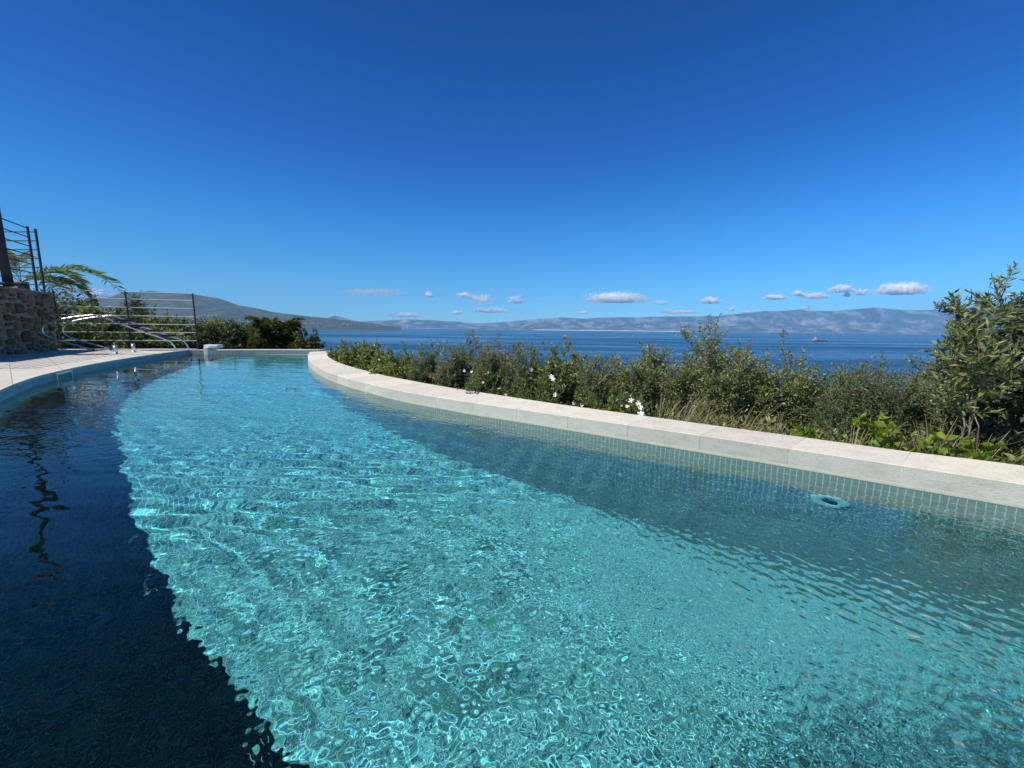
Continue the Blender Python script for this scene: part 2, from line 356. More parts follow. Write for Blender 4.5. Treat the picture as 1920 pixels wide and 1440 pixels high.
# coping blocks on the right hand wall: cut square to the curve, thin open joints
def coping(path_in, path_out, L, z0, z1, parent, i0=0, over=0.0, phase=0.0):
    s = np.concatenate([[0], np.cumsum(np.linalg.norm(np.diff(path_in, axis=0), axis=1))])
    cuts = [0.0]; c = phase
    while c < s[-1]: cuts.append(c); c += L
    cuts.append(s[-1])
    g = 0.0011; bv = 0.003
    for a, b in zip(cuts[:-1], cuts[1:]):
        if b - a < 0.05: continue
        u = np.linspace(a + g, b - g, 9)
        I = np.stack([np.interp(u, s, path_in[:, k]) for k in (0, 1)], 1); O = np.stack([np.interp(u, s, path_out[:, k]) for k in (0, 1)], 1)
        D = (O - I) / np.linalg.norm(O - I, axis=1)[:, None]
        # cross-section loop with small chamfers
        prof = [(0, z0), (0, z1 - bv), (bv, z1), (1 - 0, z1), (1, z0)]
        V = []; W = np.linalg.norm(O - I, axis=1)
        for i in range(9):
            for (q, z) in ((0, z0), (0, z1 - bv), (bv, z1), (W[i] - bv, z1), (W[i], z1 - bv), (W[i], z0)):
                p = I[i] + D[i] * q; V.append((p[0], p[1], z))
        Fc = []
        for i in range(8):
            for k in range(6):
                Fc.append((i * 6 + k, i * 6 + (k + 1) % 6, (i + 1) * 6 + (k + 1) % 6, (i + 1) * 6 + k))
        Fc += [tuple(range(6)), tuple(48 + k for k in range(5, -1, -1))]
        bm = bmesh.new(); vv = [bm.verts.new(v) for v in V]
        for f in Fc: bm.faces.new([vv[k] for k in f])
        bmesh.ops.recalc_face_normals(bm, faces=bm.faces[:])
        me = bpy.data.meshes.new('coping_block'); bm.to_mesh(me); bm.free()
        link('coping_block', me, M['coping'], parent)
Tr = np.gradient(Rin, axis=0); Tr /= np.linalg.norm(Tr, axis=1)[:, None]; Rprd = Rin - np.stack([Tr[:, 1], -Tr[:, 0]], 1) * 0.0015
wall_strip('wet_line', Rprd[:388], -0.011, 0.016, M['band'], pool, 1, 0.02)
coping(Rin[:390], Rout[:390], 0.452, -0.012, CZ, pool, phase=0.335)
fin = spline(farP, 80); fout = fin + np.array([0.06, 0.34])
coping(fin[:-2], fout[:-2], 0.5, -0.012, CZ - 0.004, pool, phase=0.3)
# joint filler behind the open joints (darker grout, set back)
wall_strip('coping_grout', np.asarray(Rin[:388]) + 0.0, -0.010, CZ - 0.0015, M['grout'], pool, 1, 0.31)
bpy.data.objects['coping_grout'].location = (0.0015, 0.0015, 0)

# deck: large stone paving to the left of the pool
deck_poly = np.vstack([Lin[::-1][:400], [(5, -6), (-14, -6), (-14, 5), (-11.5, 10.0), (-8.55, 10.75)]])
d = tri_fill('deck', deck_poly, CZ, M['deck'], None, 0.035); tag(d, kind='structure')
band = wall_strip('deck_fascia', Lin + 0, CZ - 0.035, CZ - 0.002, M['coping'], pool, -1, 0.05); band.location = (-0.004, -0.004, -0.001)

# ------------------------------------------------------------------ pool water: real ripples
def waves(x, y, full):
    """height and its slope; full=False leaves out the short chop"""
    rs = np.random.RandomState(4)
    r = np.hypot(x, y)
    z = np.zeros_like(x); sx = np.zeros_like(x); sy = np.zeros_like(x)
    def pack(n, l0, l1, slope, d0, spread, mask, fine):
        for _ in range(n):
            lam = l0 * (l1 / l0) ** rs.rand(); k = 2 * math.pi / lam
            a = math.radians(d0 + spread * (rs.rand() * 2 - 1)); ph = rs.rand() * 6.283
            if fine and not full: continue
            A = slope / k * math.sqrt(2.0 / n) * mask
            u = x + 0.05 * np.sin(2.1 * y + ph); v = y + 0.05 * np.sin(1.7 * x + 2 * ph)
            p = k * (math.cos(a) * u + math.sin(a) * v) + ph
            if not fine: z[...] += A * np.sin(p)
            c = A * np.cos(p); sx[...] += c * k * math.cos(a); sy[...] += c * k * math.sin(a)
    damp = 1 - 0.5 * sm(5, 11, r)
    blot = vnoise(x * 1.1 + 3, y * 1.1 + 9, 5); blot2 = vnoise(x * 0.7 + 13, y * 0.7 + 2, 8)
    near = np.exp(-(((x - 0.75) / 1.25) ** 2 + ((y - 0.7) / 0.8) ** 2))
    near = np.clip(near * (0.75 + 0.6 * blot), 0, 1) * (1 - 0.5 * np.exp(-(((x + 1.15) / 1.0) ** 2 + ((y - 1.95) / 0.8) ** 2)))
    mid = sm(0.2, 0.9, 1 - np.abs((y - x * 0.1) - 3.2) / 2.2) * (0.5 + 0.5 * blot2)
    one = np.ones_like(x)
    calm = np.exp(-(((x + 1.15) / 1.35) ** 2 + ((y - 1.95) / 0.95) ** 2))
    rt = sm(0.3, 1.5, x + 0.45 * y)
    pack(10, 0.25, 0.7, 0.012, 78, 22, damp * (1 - 0.4 * rt), False)
    pack(18, 0.08, 0.2, 0.015, 80, 30, damp * (1 - 0.5 * rt), False)
    pack(24, 0.05, 0.12, 0.012, 0, 180, damp * (0.4 + 2.0 * near) * (1 - 0.6 * calm) * (1 - 0.5 * rt * (1 - near)), False)
    pack(46, 0.020, 0.060, 0.19, 0, 180, near * (0.55 + 0.75 * blot), True)
    pack(30, 0.012, 0.026, 0.09, 0, 180, near * (0.4 + 0.6 * blot), True)
    pack(36, 0.03, 0.09, 0.050, 60, 120, (0.16 + 0.9 * mid) * (1 - 0.5 * near) * (1 - 0.92 * calm) * (1 - 0.55 * rt) * damp, True)
    pack(14, 0.03, 0.08, 0.018, 38, 26, rt * (0.3 + 0.7 * blot) * damp, True)
    pack(30, 0.018, 0.04, 0.035, 0, 180, rt * blot2 * damp, True)
    return z, sx, sy
def build_water():
    da = 0.13 / QUAL; dr = 0.0032 / QUAL
    ang = np.concatenate([np.arange(-62, 66, da), np.arange(66, 298, 2.0)]); ang = np.radians(ang)
    rr = np.exp(np.arange(math.log(0.30), math.log(14.5), dr)); rr = np.concatenate([[0.02, 0.08, 0.15, 0.22], rr])
    A, Rr = np.meshgrid(ang, rr); X = np.sin(A) * Rr; Y = np.cos(A) * Rr
    Z, SX, SY = waves(X, Y, True)
    ins = inside_poly(X.ravel(), Y.ravel(), np.vstack([Rin, farP[::-1], Lin[::-1]])[::3]).reshape(X.shape)
    # keep everything within 10 cm beyond the walls
    near_edge = np.zeros_like(ins); o = ~ins
    dd = dist_poly(X[o], Y[o], np.vstack([Rin, farP[::-1], Lin[::-1]])); near_edge[o] = dd < 0.09
    keep = ins | near_edge
    nr, na = X.shape; idx = np.arange(nr * na).reshape(nr, na)
    a = idx[:-1, :]; b = idx[1:, :]
    q = np.stack([a, b, np.roll(b, -1, 1), np.roll(a, -1, 1)], -1).reshape(-1, 4)
    kf = keep.ravel()[q].all(1); q = q[kf]
    cap = idx[0]; V = np.stack([X, Y, Z], -1).reshape(-1, 3)
    used = np.zeros(len(V), bool); used[q.ravel()] = True; used[cap] = True
    remap = -np.ones(len(V), np.int64); remap[used] = np.arange(used.sum()); V = V[used]; q = remap[q]
    NN = np.stack([-SX, -SY, np.ones_like(SX)], -1).reshape(-1, 3)[used]; NN /= np.linalg.norm(NN, axis=1)[:, None]
    return V, q, NN
V, q, NN = build_water()
# orientation check: normals up
e1 = V[q[0, 1]] - V[q[0, 0]]; e2 = V[q[0, 2]] - V[q[0, 0]]
if np.cross(e1, e2)[2] < 0: q = q[:, ::-1].copy()
mw = bpy.data.materials.new('pool_water'); mw.use_nodes = True; n = mw.node_tree; n.nodes.clear()
at = N(n, 'Attribute'); at.attribute_name = 'ripple_normal'
rf = N(n, 'BsdfRefraction'); rf.inputs['Roughness'].default_value = 0.0; rf.inputs['IOR'].default_value = 1.333; rf.inputs['Color'].default_value = (0.56, 0.96, 1.0, 1)
gs = N(n, 'BsdfGlossy'); gs.inputs['Roughness'].default_value = 0.0; gs.inputs['Color'].default_value = (1, 1, 1, 1)
fr = N(n, 'Fresnel'); fr.inputs['IOR'].default_value = 1.333
mxs = N(n, 'MixShader')
for q_ in (rf, gs, fr): n.links.new(at.outputs['Vector'], q_.inputs['Normal'])
n.links.new(fr.outputs[0], mxs.inputs[0]); n.links.new(rf.outputs[0], mxs.inputs[1]); n.links.new(gs.outputs[0], mxs.inputs[2])
ou = N(n, 'OutputMaterial'); n.links.new(mxs.outputs[0], ou.inputs[0])
wt = mesh_np('pool_water', V, q, mw, None, True); tag(wt, kind='structure')
wt.cycles.is_caustics_caster = True
ra = wt.data.attributes.new('ripple_normal', 'FLOAT_VECTOR', 'POINT'); ra.data.foreach_set('vector', NN.astype(np.float32).ravel())
print('water verts', len(V))

# ------------------------------------------------------------------ far setting: sea, land, mountains, haze
SEA = -45.0
def ray(px, py):
    """direction of a photo pixel with its forward part equal to 1: (x/y, 1, z/y)"""
    u = (px - 960) / F; v = -(py - 720) / F; c = math.cos(ROLL); s_ = math.sin(ROLL)
    u, v = c * u + s_ * v, -s_ * u + c * v
    d = Vector((u, math.cos(PITCH) + v * math.sin(PITCH), -math.sin(PITCH) + v * math.cos(PITCH)))
    return d / d.y
def at(px, py, Y):
    d = ray(px, py); return Vector((d.x * Y, Y, H + d.z * Y))
def elev(pts, ratio):
    """skyline slope z/y for forward ratio x/y, from traced (px, py)"""
    rs_ = np.array([[ray(*p).x, ray(*p).z] for p in pts]); return np.interp(ratio, rs_[:, 0], rs_[:, 1])
# sea
msea, n, p = mat('sea_water')
p.inputs['Base Color'].default_value = (0.006, 0.035, 0.085, 1); p.inputs['Roughness'].default_value = 0.22; p.inputs['IOR'].default_value = 1.33
tc = N(n, 'TexCoord'); mp = N(n, 'Mapping'); mp.inputs['Scale'].default_value = (0.0007, 0.0045, 1); mp.inputs['Rotation'].default_value = (0, 0, R(-8))
no = N(n, 'TexNoise'); no.inputs['Scale'].default_value = 1; no.inputs['Detail'].default_value = 7; no.inputs['Roughness'].default_value = 0.6
n.links.new(tc.outputs['Object'], mp.inputs[0]); n.links.new(mp.outputs[0], no.inputs['Vector'])
rr_ = ramp(n, [(0.38, (0.12, 0.12, 0.12)), (0.62, (0.42, 0.42, 0.42))], no.outputs[0]); n.links.new(rr_.outputs[0], p.inputs['Roughness'])
rc_ = ramp(n, [(0.36, (0.004, 0.030, 0.075)), (0.60, (0.012, 0.055, 0.115))], no.outputs[0]); n.links.new(rc_.outputs[0], p.inputs['Base Color'])
no2 = N(n, 'TexNoise'); no2.inputs['Scale'].default_value = 0.6; no2.inputs['Detail'].default_value = 8; no2.inputs['Roughness'].default_value = 0.7
n.links.new(tc.outputs['Object'], no2.inputs['Vector'])
b = N(n, 'Bump'); b.inputs['Strength'].default_value = 1.0; b.inputs['Distance'].default_value = 0.5; n.links.new(no2.outputs[0], b.inputs['Height']); n.links.new(b.outputs[0], p.inputs['Normal'])
so = mesh_py('sea', [(-50000, -3000, SEA), (50000, -3000, SEA), (50000, 23000, SEA), (-50000, 23000, SEA)], [(0, 1, 2, 3)], msea); tag(so, kind='structure')

def m_land(name, low, mid_, high, sc):
    m, n, p = mat(name); tc = N(n, 'TexCoord'); no = N(n, 'TexNoise'); no.inputs['Scale'].default_value = sc; no.inputs['Detail'].default_value = 10; no.inputs['Roughness'].default_value = 0.62
    n.links.new(tc.outputs['Object'], no.inputs['Vector'])
    r = ramp(n, [(0.38, low), (0.5, mid_), (0.64, high)], no.outputs[0]); n.links.new(r.outputs[0], p.inputs['Base Color']); p.inputs['Roughness'].default_value = 0.95
    return m
M['far'] = m_land('far_mountain_rock_haze_blue', (0.025, 0.06, 0.085), (0.06, 0.10, 0.14), (0.24, 0.25, 0.29), 0.0014)  # rock colour shifted to blue, painting in part of the distance haze
M['hill'] = m_land('wooded_hill', (0.012, 0.024, 0.014), (0.026, 0.042, 0.022), (0.075, 0.080, 0.045), 0.004)
M['slope'] = m_land('garden_slope', (0.05, 0.055, 0.025), (0.08, 0.08, 0.04), (0.14, 0.12, 0.07), 0.5)
def ridge(name, prof, y0, y1, yb, x0, x1, nx, ny, rough_, mat_, seed, fs):
    """a mountain range between depth y0 (shore) and yb (far foot) with its crest at y1"""
    xs = np.linspace(x0, x1, nx); T = np.linspace(0, 1, ny)
    ys = np.where(T < 0.75, y0 + (y1 - y0) * T / 0.75, y1 + (yb - y1) * (T - 0.75) / 0.25)
    Rt, Y = np.meshgrid(xs, ys); X = Rt * Y
    crest = np.maximum(elev(prof, Rt) * y1 + H - SEA, 0)
    up = np.where(Y <= y1, np.clip((Y - y0) / (y1 - y0), 0, 1), np.clip((yb - Y) / (yb - y1), 0, 1))
    rg = fbm(X / fs, Y / fs, 6, seed, True); f2 = fbm(X / (fs * 0.4), Y / (fs * 0.4), 4, seed + 3)
    shape = up ** 1.15 * (1 - rough_ * (1 - up ** 3) * (1.1 - rg) * 1.5) * (1 - 0.12 * (1 - up) * f2)
    Z = SEA - 3 + (crest + 3) * np.clip(shape, 0, 1)
    V = np.stack([X, Y, Z], -1).reshape(-1, 3); idx = np.arange(nx * ny).reshape(ny, nx)
    q = np.stack([idx[:-1, :-1], idx[:-1, 1:], idx[1:, 1:], idx[1:, :-1]], -1).reshape(-1, 4)
    o = mesh_np(name, V, q, mat_, None, True); tag(o, kind='structure'); return o
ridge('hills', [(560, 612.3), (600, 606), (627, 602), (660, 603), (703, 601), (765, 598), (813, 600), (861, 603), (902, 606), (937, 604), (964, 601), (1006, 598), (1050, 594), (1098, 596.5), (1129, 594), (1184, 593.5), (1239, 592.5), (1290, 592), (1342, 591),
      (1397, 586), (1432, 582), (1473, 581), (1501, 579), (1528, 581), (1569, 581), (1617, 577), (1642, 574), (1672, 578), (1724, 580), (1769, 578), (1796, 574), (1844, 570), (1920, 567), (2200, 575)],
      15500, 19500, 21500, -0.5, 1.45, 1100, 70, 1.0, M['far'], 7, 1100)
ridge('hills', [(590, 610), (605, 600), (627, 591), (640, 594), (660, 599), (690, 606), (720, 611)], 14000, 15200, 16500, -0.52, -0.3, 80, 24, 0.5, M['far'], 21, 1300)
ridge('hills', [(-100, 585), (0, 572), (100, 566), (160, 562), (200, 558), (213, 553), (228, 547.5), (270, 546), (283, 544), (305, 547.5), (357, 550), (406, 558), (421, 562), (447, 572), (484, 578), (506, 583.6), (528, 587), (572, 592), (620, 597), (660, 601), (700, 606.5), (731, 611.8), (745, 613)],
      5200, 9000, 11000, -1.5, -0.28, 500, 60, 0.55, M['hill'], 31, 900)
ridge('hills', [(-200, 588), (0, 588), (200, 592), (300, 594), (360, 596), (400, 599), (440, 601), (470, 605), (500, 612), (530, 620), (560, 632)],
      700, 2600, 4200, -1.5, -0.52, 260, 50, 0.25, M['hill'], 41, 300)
dg = bpy.context.evaluated_depsgraph_get
# pale strip of beaches and towns along the far shore
M['shore'] = simple('pale_shore', (0.75, 0.72, 0.66), 0.9, var=0.3, scale=0.002)
xs_ = np.linspace(at(1000, 612, 15300).x, at(1300, 612, 15300).x, 60); hz_ = 14 + 10 * np.sin(np.linspace(0, 3.14, 60)) * vnoise(xs_ / 300, xs_ * 0, 2)
V = [(x_, 15300 + (0 if k == 0 else 500), (SEA - 1) if k == 0 else SEA + h_) for x_, h_ in zip(xs_, hz_) for k in (0, 1)]
o = mesh_py('shore', V, [(2 * i, 2 * i + 2, 2 * i + 3, 2 * i + 1) for i in range(59)], M['shore']); tag(o, kind='structure')
# village houses on the low hills
M['hwall'] = simple('house_plaster', (0.75, 0.70, 0.62), 0.8, var=0.1); M['hroof'] = simple('house_roof_tile', (0.36, 0.17, 0.11), 0.8)
def house(name, s, kind):
    e = empty(name); w_, d_, h_ = 9 * s, 8 * s, 5.5 * s
    MB().box((0, 0, h_ / 2 - 2), (w_, d_, h_ + 4)).build('wall', M['hwall'], e)
    m = MB(); bm = m.bm; o = 0.5; z = h_ - 0.001
    vs_ = [bm.verts.new(v) for v in [(-w_ / 2 - o, -d_ / 2 - o, z), (w_ / 2 + o, -d_ / 2 - o, z), (w_ / 2 + o, d_ / 2 + o, z), (-w_ / 2 - o, d_ / 2 + o, z), (-w_ / 2 - o, 0, z + 1.8), (w_ / 2 + o, 0, z + 1.8)]]
    for f in ((0, 1, 5, 4), (2, 3, 4, 5), (0, 4, 3), (1, 2, 5), (3, 2, 1, 0)): bm.faces.new([vs_[k] for k in f])
    m.build('roof', M['hroof'], e)
    return e
from mathutils.bvhtree import BVHTree
bpy.context.view_layer.update()
hill_objs = [o for o in bpy.data.objects if o.name.startswith('hills')]
def ground_hit(dirv, objs):
    best = None
    for o in objs:
        ok, loc, nn, i = o.ray_cast(Vector((0, 0, H)), dirv.normalized())
        if ok and (best is None or loc.length < best.length): best = loc
    return best
hproto = house('house', 1.0, 0)
hspots = []
rs = random.Random(11)
clusters = [(402, 592, 12, 2.5, 12), (375, 593, 8, 2, 5), (457, 598, 9, 3, 9), (430, 606, 12, 3, 6), (320, 596, 25, 2, 6), (410, 609, 14, 2, 4), (475, 603, 8, 2, 4), (350, 600, 20, 4, 4),
            (640, 608, 45, 1.8, 16), (590, 607, 25, 3, 7), (560, 603, 20, 3, 4), (520, 600, 20, 4, 3)]
HL = ['small pale village house on the hill between the fence post and the palm', 'small pale village house just right of the last fence post', 'small pale house of the bright cluster above the left edge of the palm', 'small pale house on the low slope below the bright village cluster',
      'small pale hill house seen between the last two fence posts', 'small pale house low on the slope, right above the trees behind the far pool end', 'small pale house touching the top left of the dark palm', 'small pale house seen through the upper fence rails next to the last post',
      'tiny pale shore house at the thin tip of the wooded ridge', 'tiny pale shore house at the foot of the ridge just right of the palm', 'tiny pale house on the ridge slope above the right side of the palm', 'tiny pale house on the ridge slope right over the top of the palm']
first = True
for ci, (cx_, cy_, sx_, sy_, k) in enumerate(clusters):
    for j in range(k):
        px, py = cx_ + rs.gauss(0, sx_ * 0.6), cy_ + rs.gauss(0, sy_ * 0.6)
        loc = ground_hit(ray(px, py), hill_objs)
        if loc is None or loc.y > 12000: continue
        if first: o = hproto; first = False
        else:
            o = hproto.copy(); COL.objects.link(o)
            for c in hproto.children:
                q_ = c.copy(); COL.objects.link(q_); q_.parent = o
        s_ = (1.0 + rs.random() * 0.9) * (1.5 if loc.y > 4500 else 1.0)
        o.location = loc; o.scale = (s_ * (1 + rs.random() * 0.6), s_, s_ * 0.9); o.rotation_euler = (0, 0, rs.random() * 3.1)
        far_ = cx_ >= 500
        tag(o, HL[ci], 'house', 'houses along the far shore' if far_ else 'village houses on the hill')
# haze
mh = bpy.data.materials.new('haze_air'); mh.use_nodes = True; n = mh.node_tree; n.nodes.clear()
pv = N(n, 'VolumePrincipled'); pv.inputs['Color'].default_value = (0.32, 0.66, 1.0, 1); pv.inputs['Density'].default_value = 3.0e-5
ou = N(n, 'OutputMaterial'); n.links.new(pv.outputs[0], ou.inputs['Volume'])
o = MB().box((0, 10000, 827), (104000, 28000, 1746)).build('haze', mh); tag(o, kind='stuff')
# clouds beyond the haze: small cumulus with flat bases
M_cl = bpy.data.materials.new('cloud_vapour'); M_cl.use_nodes = True; n = M_cl.node_tree; n.nodes.clear()
tc = N(n, 'TexCoord'); oi = N(n, 'ObjectInfo')
sp = N(n, 'SeparateXYZ'); n.links.new(tc.outputs['Object'], sp.inputs[0])
add = N(n, 'VectorMath', operation='ADD'); sc_ = N(n, 'VectorMath', operation='SCALE'); sc_.inputs['Scale'].default_value = 0.0022
geo = N(n, 'NewGeometry'); n.links.new(geo.outputs['Position'], sc_.inputs[0])
no = N(n, 'TexNoise'); no.inputs['Scale'].default_value = 1.0; no.inputs['Detail'].default_value = 4; no.inputs['Roughness'].default_value = 0.62
n.links.new(sc_.outputs[0], no.inputs['Vector'])
ln = N(n, 'VectorMath', operation='LENGTH'); n.links.new(tc.outputs['Object'], ln.inputs[0])
m1 = N(n, 'Math', operation='MULTIPLY_ADD'); n.links.new(no.outputs[0], m1.inputs[0]); m1.inputs[1].default_value = 2.6; m1.inputs[2].default_value = -0.70
m2 = N(n, 'Math', operation='SUBTRACT'); n.links.new(m1.outputs[0], m2.inputs[0]); n.links.new(ln.outputs['Value'], m2.inputs[1])
# flat base: fade out below object z = -0.35
mr = N(n, 'MapRange'); mr.inputs[1].default_value = -0.5; mr.inputs[2].default_value = -0.3; n.links.new(sp.outputs['Z'], mr.inputs[0])
m3 = N(n, 'MapRange'); m3.inputs[1].default_value = 0.0; m3.inputs[2].default_value = 0.22; m3.inputs[4].default_value = 1.0; n.links.new(m2.outputs[0], m3.inputs[0])
m4 = N(n, 'Math', operation='MULTIPLY'); n.links.new(m3.outputs[0], m4.inputs[0]); n.links.new(mr.outputs[0], m4.inputs[1])
m5 = N(n, 'Math', operation='MULTIPLY'); n.links.new(m4.outputs[0], m5.inputs[0]); n.links.new(oi.outputs['Alpha'], m5.inputs[1])
m6 = N(n, 'Math', operation='MULTIPLY'); n.links.new(m5.outputs[0], m6.inputs[0]); m6.inputs[1].default_value = 0.02
pv = N(n, 'VolumePrincipled'); pv.inputs['Color'].default_value = (1, 1, 1, 1); pv.inputs['Anisotropy'].default_value = -0.35
n.links.new(m6.outputs[0], pv.inputs['Density'])
ou = N(n, 'OutputMaterial'); n.links.new(pv.outputs[0], ou.inputs['Volume'])
bm = bmesh.new(); bmesh.ops.create_icosphere(bm, subdivisions=3, radius=1.0); cme = bpy.data.meshes.new('cloud'); bm.to_mesh(cme); bm.free(); cme.materials.append(M_cl)
# px, py, half width px, half height px, density, what it looks like
clouds = [(1155, 562, 54, 9.5, 1.0, 'largest white cloud, long and flat, above the middle of the far mountains'),
 (1691, 546, 42, 11, 0.95, 'long white cloud with a ragged tail nearest the olive tree'),
 (804, 554.5, 9, 6, 0.9, 'small round white puff left of the paired clouds, above the sea'),
 (872, 555, 15, 5, 0.9, 'narrow bright cloud with a faint wisp at its right end'),
 (905, 563, 22, 8, 0.22, 'faint grey wisp below right of the narrow bright cloud'),
 (968, 565, 15, 8.5, 0.6, 'square soft white cloud alone between the wisp and the largest cloud'),
 (920, 583, 29, 5.5, 0.9, 'low flat white cloud right above the tallest sprig of the hedge'),
 (857, 586.5, 11, 4.5, 0.7, 'little low cloud left of the flat white cloud'),
 (1333, 566, 18, 6.5, 0.9, 'single oval white cloud above the tall olive bush'),
 (1453, 559, 19, 5, 0.8, 'thin white cloud left of the row of puffs over the mountains'),
 (1497, 552, 11, 5, 0.8, 'small puff at the left of the row over the mountains'),
 (1528, 557, 28, 6, 0.4, 'dim flat cloud in the middle of the row of puffs'),
 (1577, 544.5, 20, 7, 0.95, 'bright rounded cloud at the top of the row of puffs'),
 (1589, 554, 8, 5, 0.7, 'tiny puff just under the bright rounded cloud'),
 (1614, 550, 12, 7, 0.5, 'soft puff between the bright rounded cloud and the long ragged cloud'),
 (1241, 568, 14, 5, 0.35, 'faint shred of cloud right of the largest cloud'),
 (700, 550, 62, 6, 0.05, 'barely visible mauve streak of cloud over the left part of the sea'),
 (1275, 586, 34, 3.2, 0.45, 'low white line of cloud touching the mountains left of the tall bush'),
 (760, 592, 34, 5, 0.4, 'pale bank of low clouds over the end of the wooded ridge'),
 (1370, 580.5, 8, 3.4, 0.7, 'tiny cloud just above the mountain shoulder'),
 (1510, 578, 9, 3.2, 0.9, 'bright speck of cloud sitting on the mountain crest'),
 (1092, 587, 16, 3.2, 0.35, 'thin low veil of cloud under the largest cloud'),
 (181, 555, 22, 9, 0.8, 'white cloud seen through the top wires of the fence'),
 (1395, 586, 12, 2.8, 0.7, 'slim cloud on the mountain slope right of the tiny cloud')]
for i, (px, py, hw, hh, dn, lb) in enumerate(clouds):
    Y = 46000; c = at(px, py, Y); k = Y / F
    o = bpy.data.objects.new('cloud', cme); COL.objects.link(o); o.location = c + Vector((0, 0, hh * k * 0.2))
    o.scale = (hw * k * 1.35, hw * k * 0.8, hh * k * 1.5); o.color = (1, 1, 1, dn)
    tag(o, lb, 'cloud')
# ship
sx0 = at(1523, 641, 1960).x; sx1 = at(1552, 641, 1960).x; sL = sx1 - sx0
ship = empty('cargo_ship', ((sx0 + sx1) / 2, 1960, SEA), 'small red and white cargo ship lying on the sea between two olive bushes', 'ship')
M['hull'] = simple('ship_red_hull', (0.30, 0.07, 0.06), 0.6, scale=0.1); M['cream'] = simple('ship_cream_paint', (0.75, 0.70, 0.66), 0.6, scale=0.1); M['sdark'] = simple('ship_dark_hold', (0.10, 0.08, 0.10), 0.7, scale=0.1)
V = []; secs = 14
for i in range(secs + 1):
    t = i / secs; X = (t - 0.5) * sL; b_ = 7 * min(1, (t / 0.08 + 0.5)) * (1 - max(0, (t - 0.8) / 0.2) ** 2 * 0.97); top = 4.2 + 3.0 * max(0, (t - 0.85) / 0.15) + 1.6 * max(0, (0.2 - t) / 0.2)
    V += [(X, -b_ * 0.85, -2), (X, -b_, top), (X, b_, top), (X, b_ * 0.85, -2)]
Fc = []
for i in range(secs):
    for k in range(4): Fc.append((i * 4 + k, i * 4 + (k + 1) % 4, i * 4 + 4 + (k + 1) % 4, i * 4 + 4 + k))
Fc += [(3, 2, 1, 0), tuple(secs * 4 + k for k in range(4))]
mesh_py('hull', V, Fc, M['hull'], ship)
MB().box((-sL * 0.36, 0, 9), (sL * 0.16, 11, 9.4), bevel=0.4).box((-sL * 0.34, 0, 15.5), (sL * 0.10, 12, 3.6), bevel=0.3).build('superstructure', M['cream'], ship)
MB().box((-sL * 0.24, 0, 10.5), (sL * 0.05, 8, 12.5), bevel=0.4).build('deckhouse', M['cream'], ship)
MB().tube([(-sL * 0.43, 0, 8), (-sL * 0.44, 0, 18)], [2.4, 2.0]).build('funnel', M['hull'], ship)
MB().tube([(-sL * 0.33, 0, 16), (-sL * 0.33, 0, 25)], 0.5).tube([(sL * 0.42, 0, 6), (sL * 0.42, 0, 15)], 0.5).build('mast', M['cream'], ship)
MB().box((sL * 0.10, 0, 5.2), (sL * 0.5, 10, 2.4), bevel=0.3).build('hatch_cover', M['sdark'], ship)

# ------------------------------------------------------------------ garden ground
def dout(ratio):
    r_ = Rout[:, 0] / Rout[:, 1]; k = np.argsort(r_[60:]); return float(np.interp(ratio, r_[60:][k], Rout[60:][k, 1]))
full_out = np.vstack([Rout, farP[::-1] + np.array([0.0, 0.3]), Lin[::-1]])
aa = np.radians(np.arange(-180, 180, 1.5)); rg = np.concatenate([np.arange(0.5, 14, 0.28), np.exp(np.arange(math.log(14), math.log(1500), 0.09))])
A, Rr = np.meshgrid(aa, rg); X = np.sin(A) * Rr; Y = np.cos(A) * Rr
ins = inside_poly(X.ravel(), Y.ravel(), full_out[::3]).reshape(X.shape)
dd = dist_poly(X, Y, full_out[::2]); dd[ins] = 0
azd = np.degrees(A); right = sm(-33, -22, azd) * (1 - sm(110, 150, azd))
zr = -0.30 - 0.38 * dd; zl = -0.25 - 0.045 * np.maximum(dd - 1, 0)
Z = zl * (1 - right) + zr * right + (vnoise(X * 0.8, Y * 0.8, 3) - 0.5) * 0.2
Z = np.maximum(Z, SEA - 3)
deckin = inside_poly(X.ravel(), Y.ravel(), deck_poly[::2]).reshape(X.shape)
Z[ins & (dd < 1)] = -2.4; Z[deckin] = -0.6
idx = np.arange(X.size).reshape(X.shape); a = idx[:-1]; b = idx[1:]
q = np.stack([a, np.roll(a, -1, 1), np.roll(b, -1, 1), b], -1).reshape(-1, 4)
qc = Z.ravel()[q]; 
o = mesh_np('ground', np.stack([X, Y, Z], -1).reshape(-1, 3), q, M['slope'], None, True); tag(o, kind='structure')
def gz(x, y):
    dx = float(dist_poly(np.array([x]), np.array([y]), full_out[::4])[0]); az = math.degrees(math.atan2(x, y)); rt = float(sm(-33, -22, np.array(az)) * (1 - sm(110, 150, np.array(az))))
    return (-0.25 - 0.045 * max(dx - 1, 0)) * (1 - rt) + (-0.30 - 0.38 * dx) * rt - 0.08

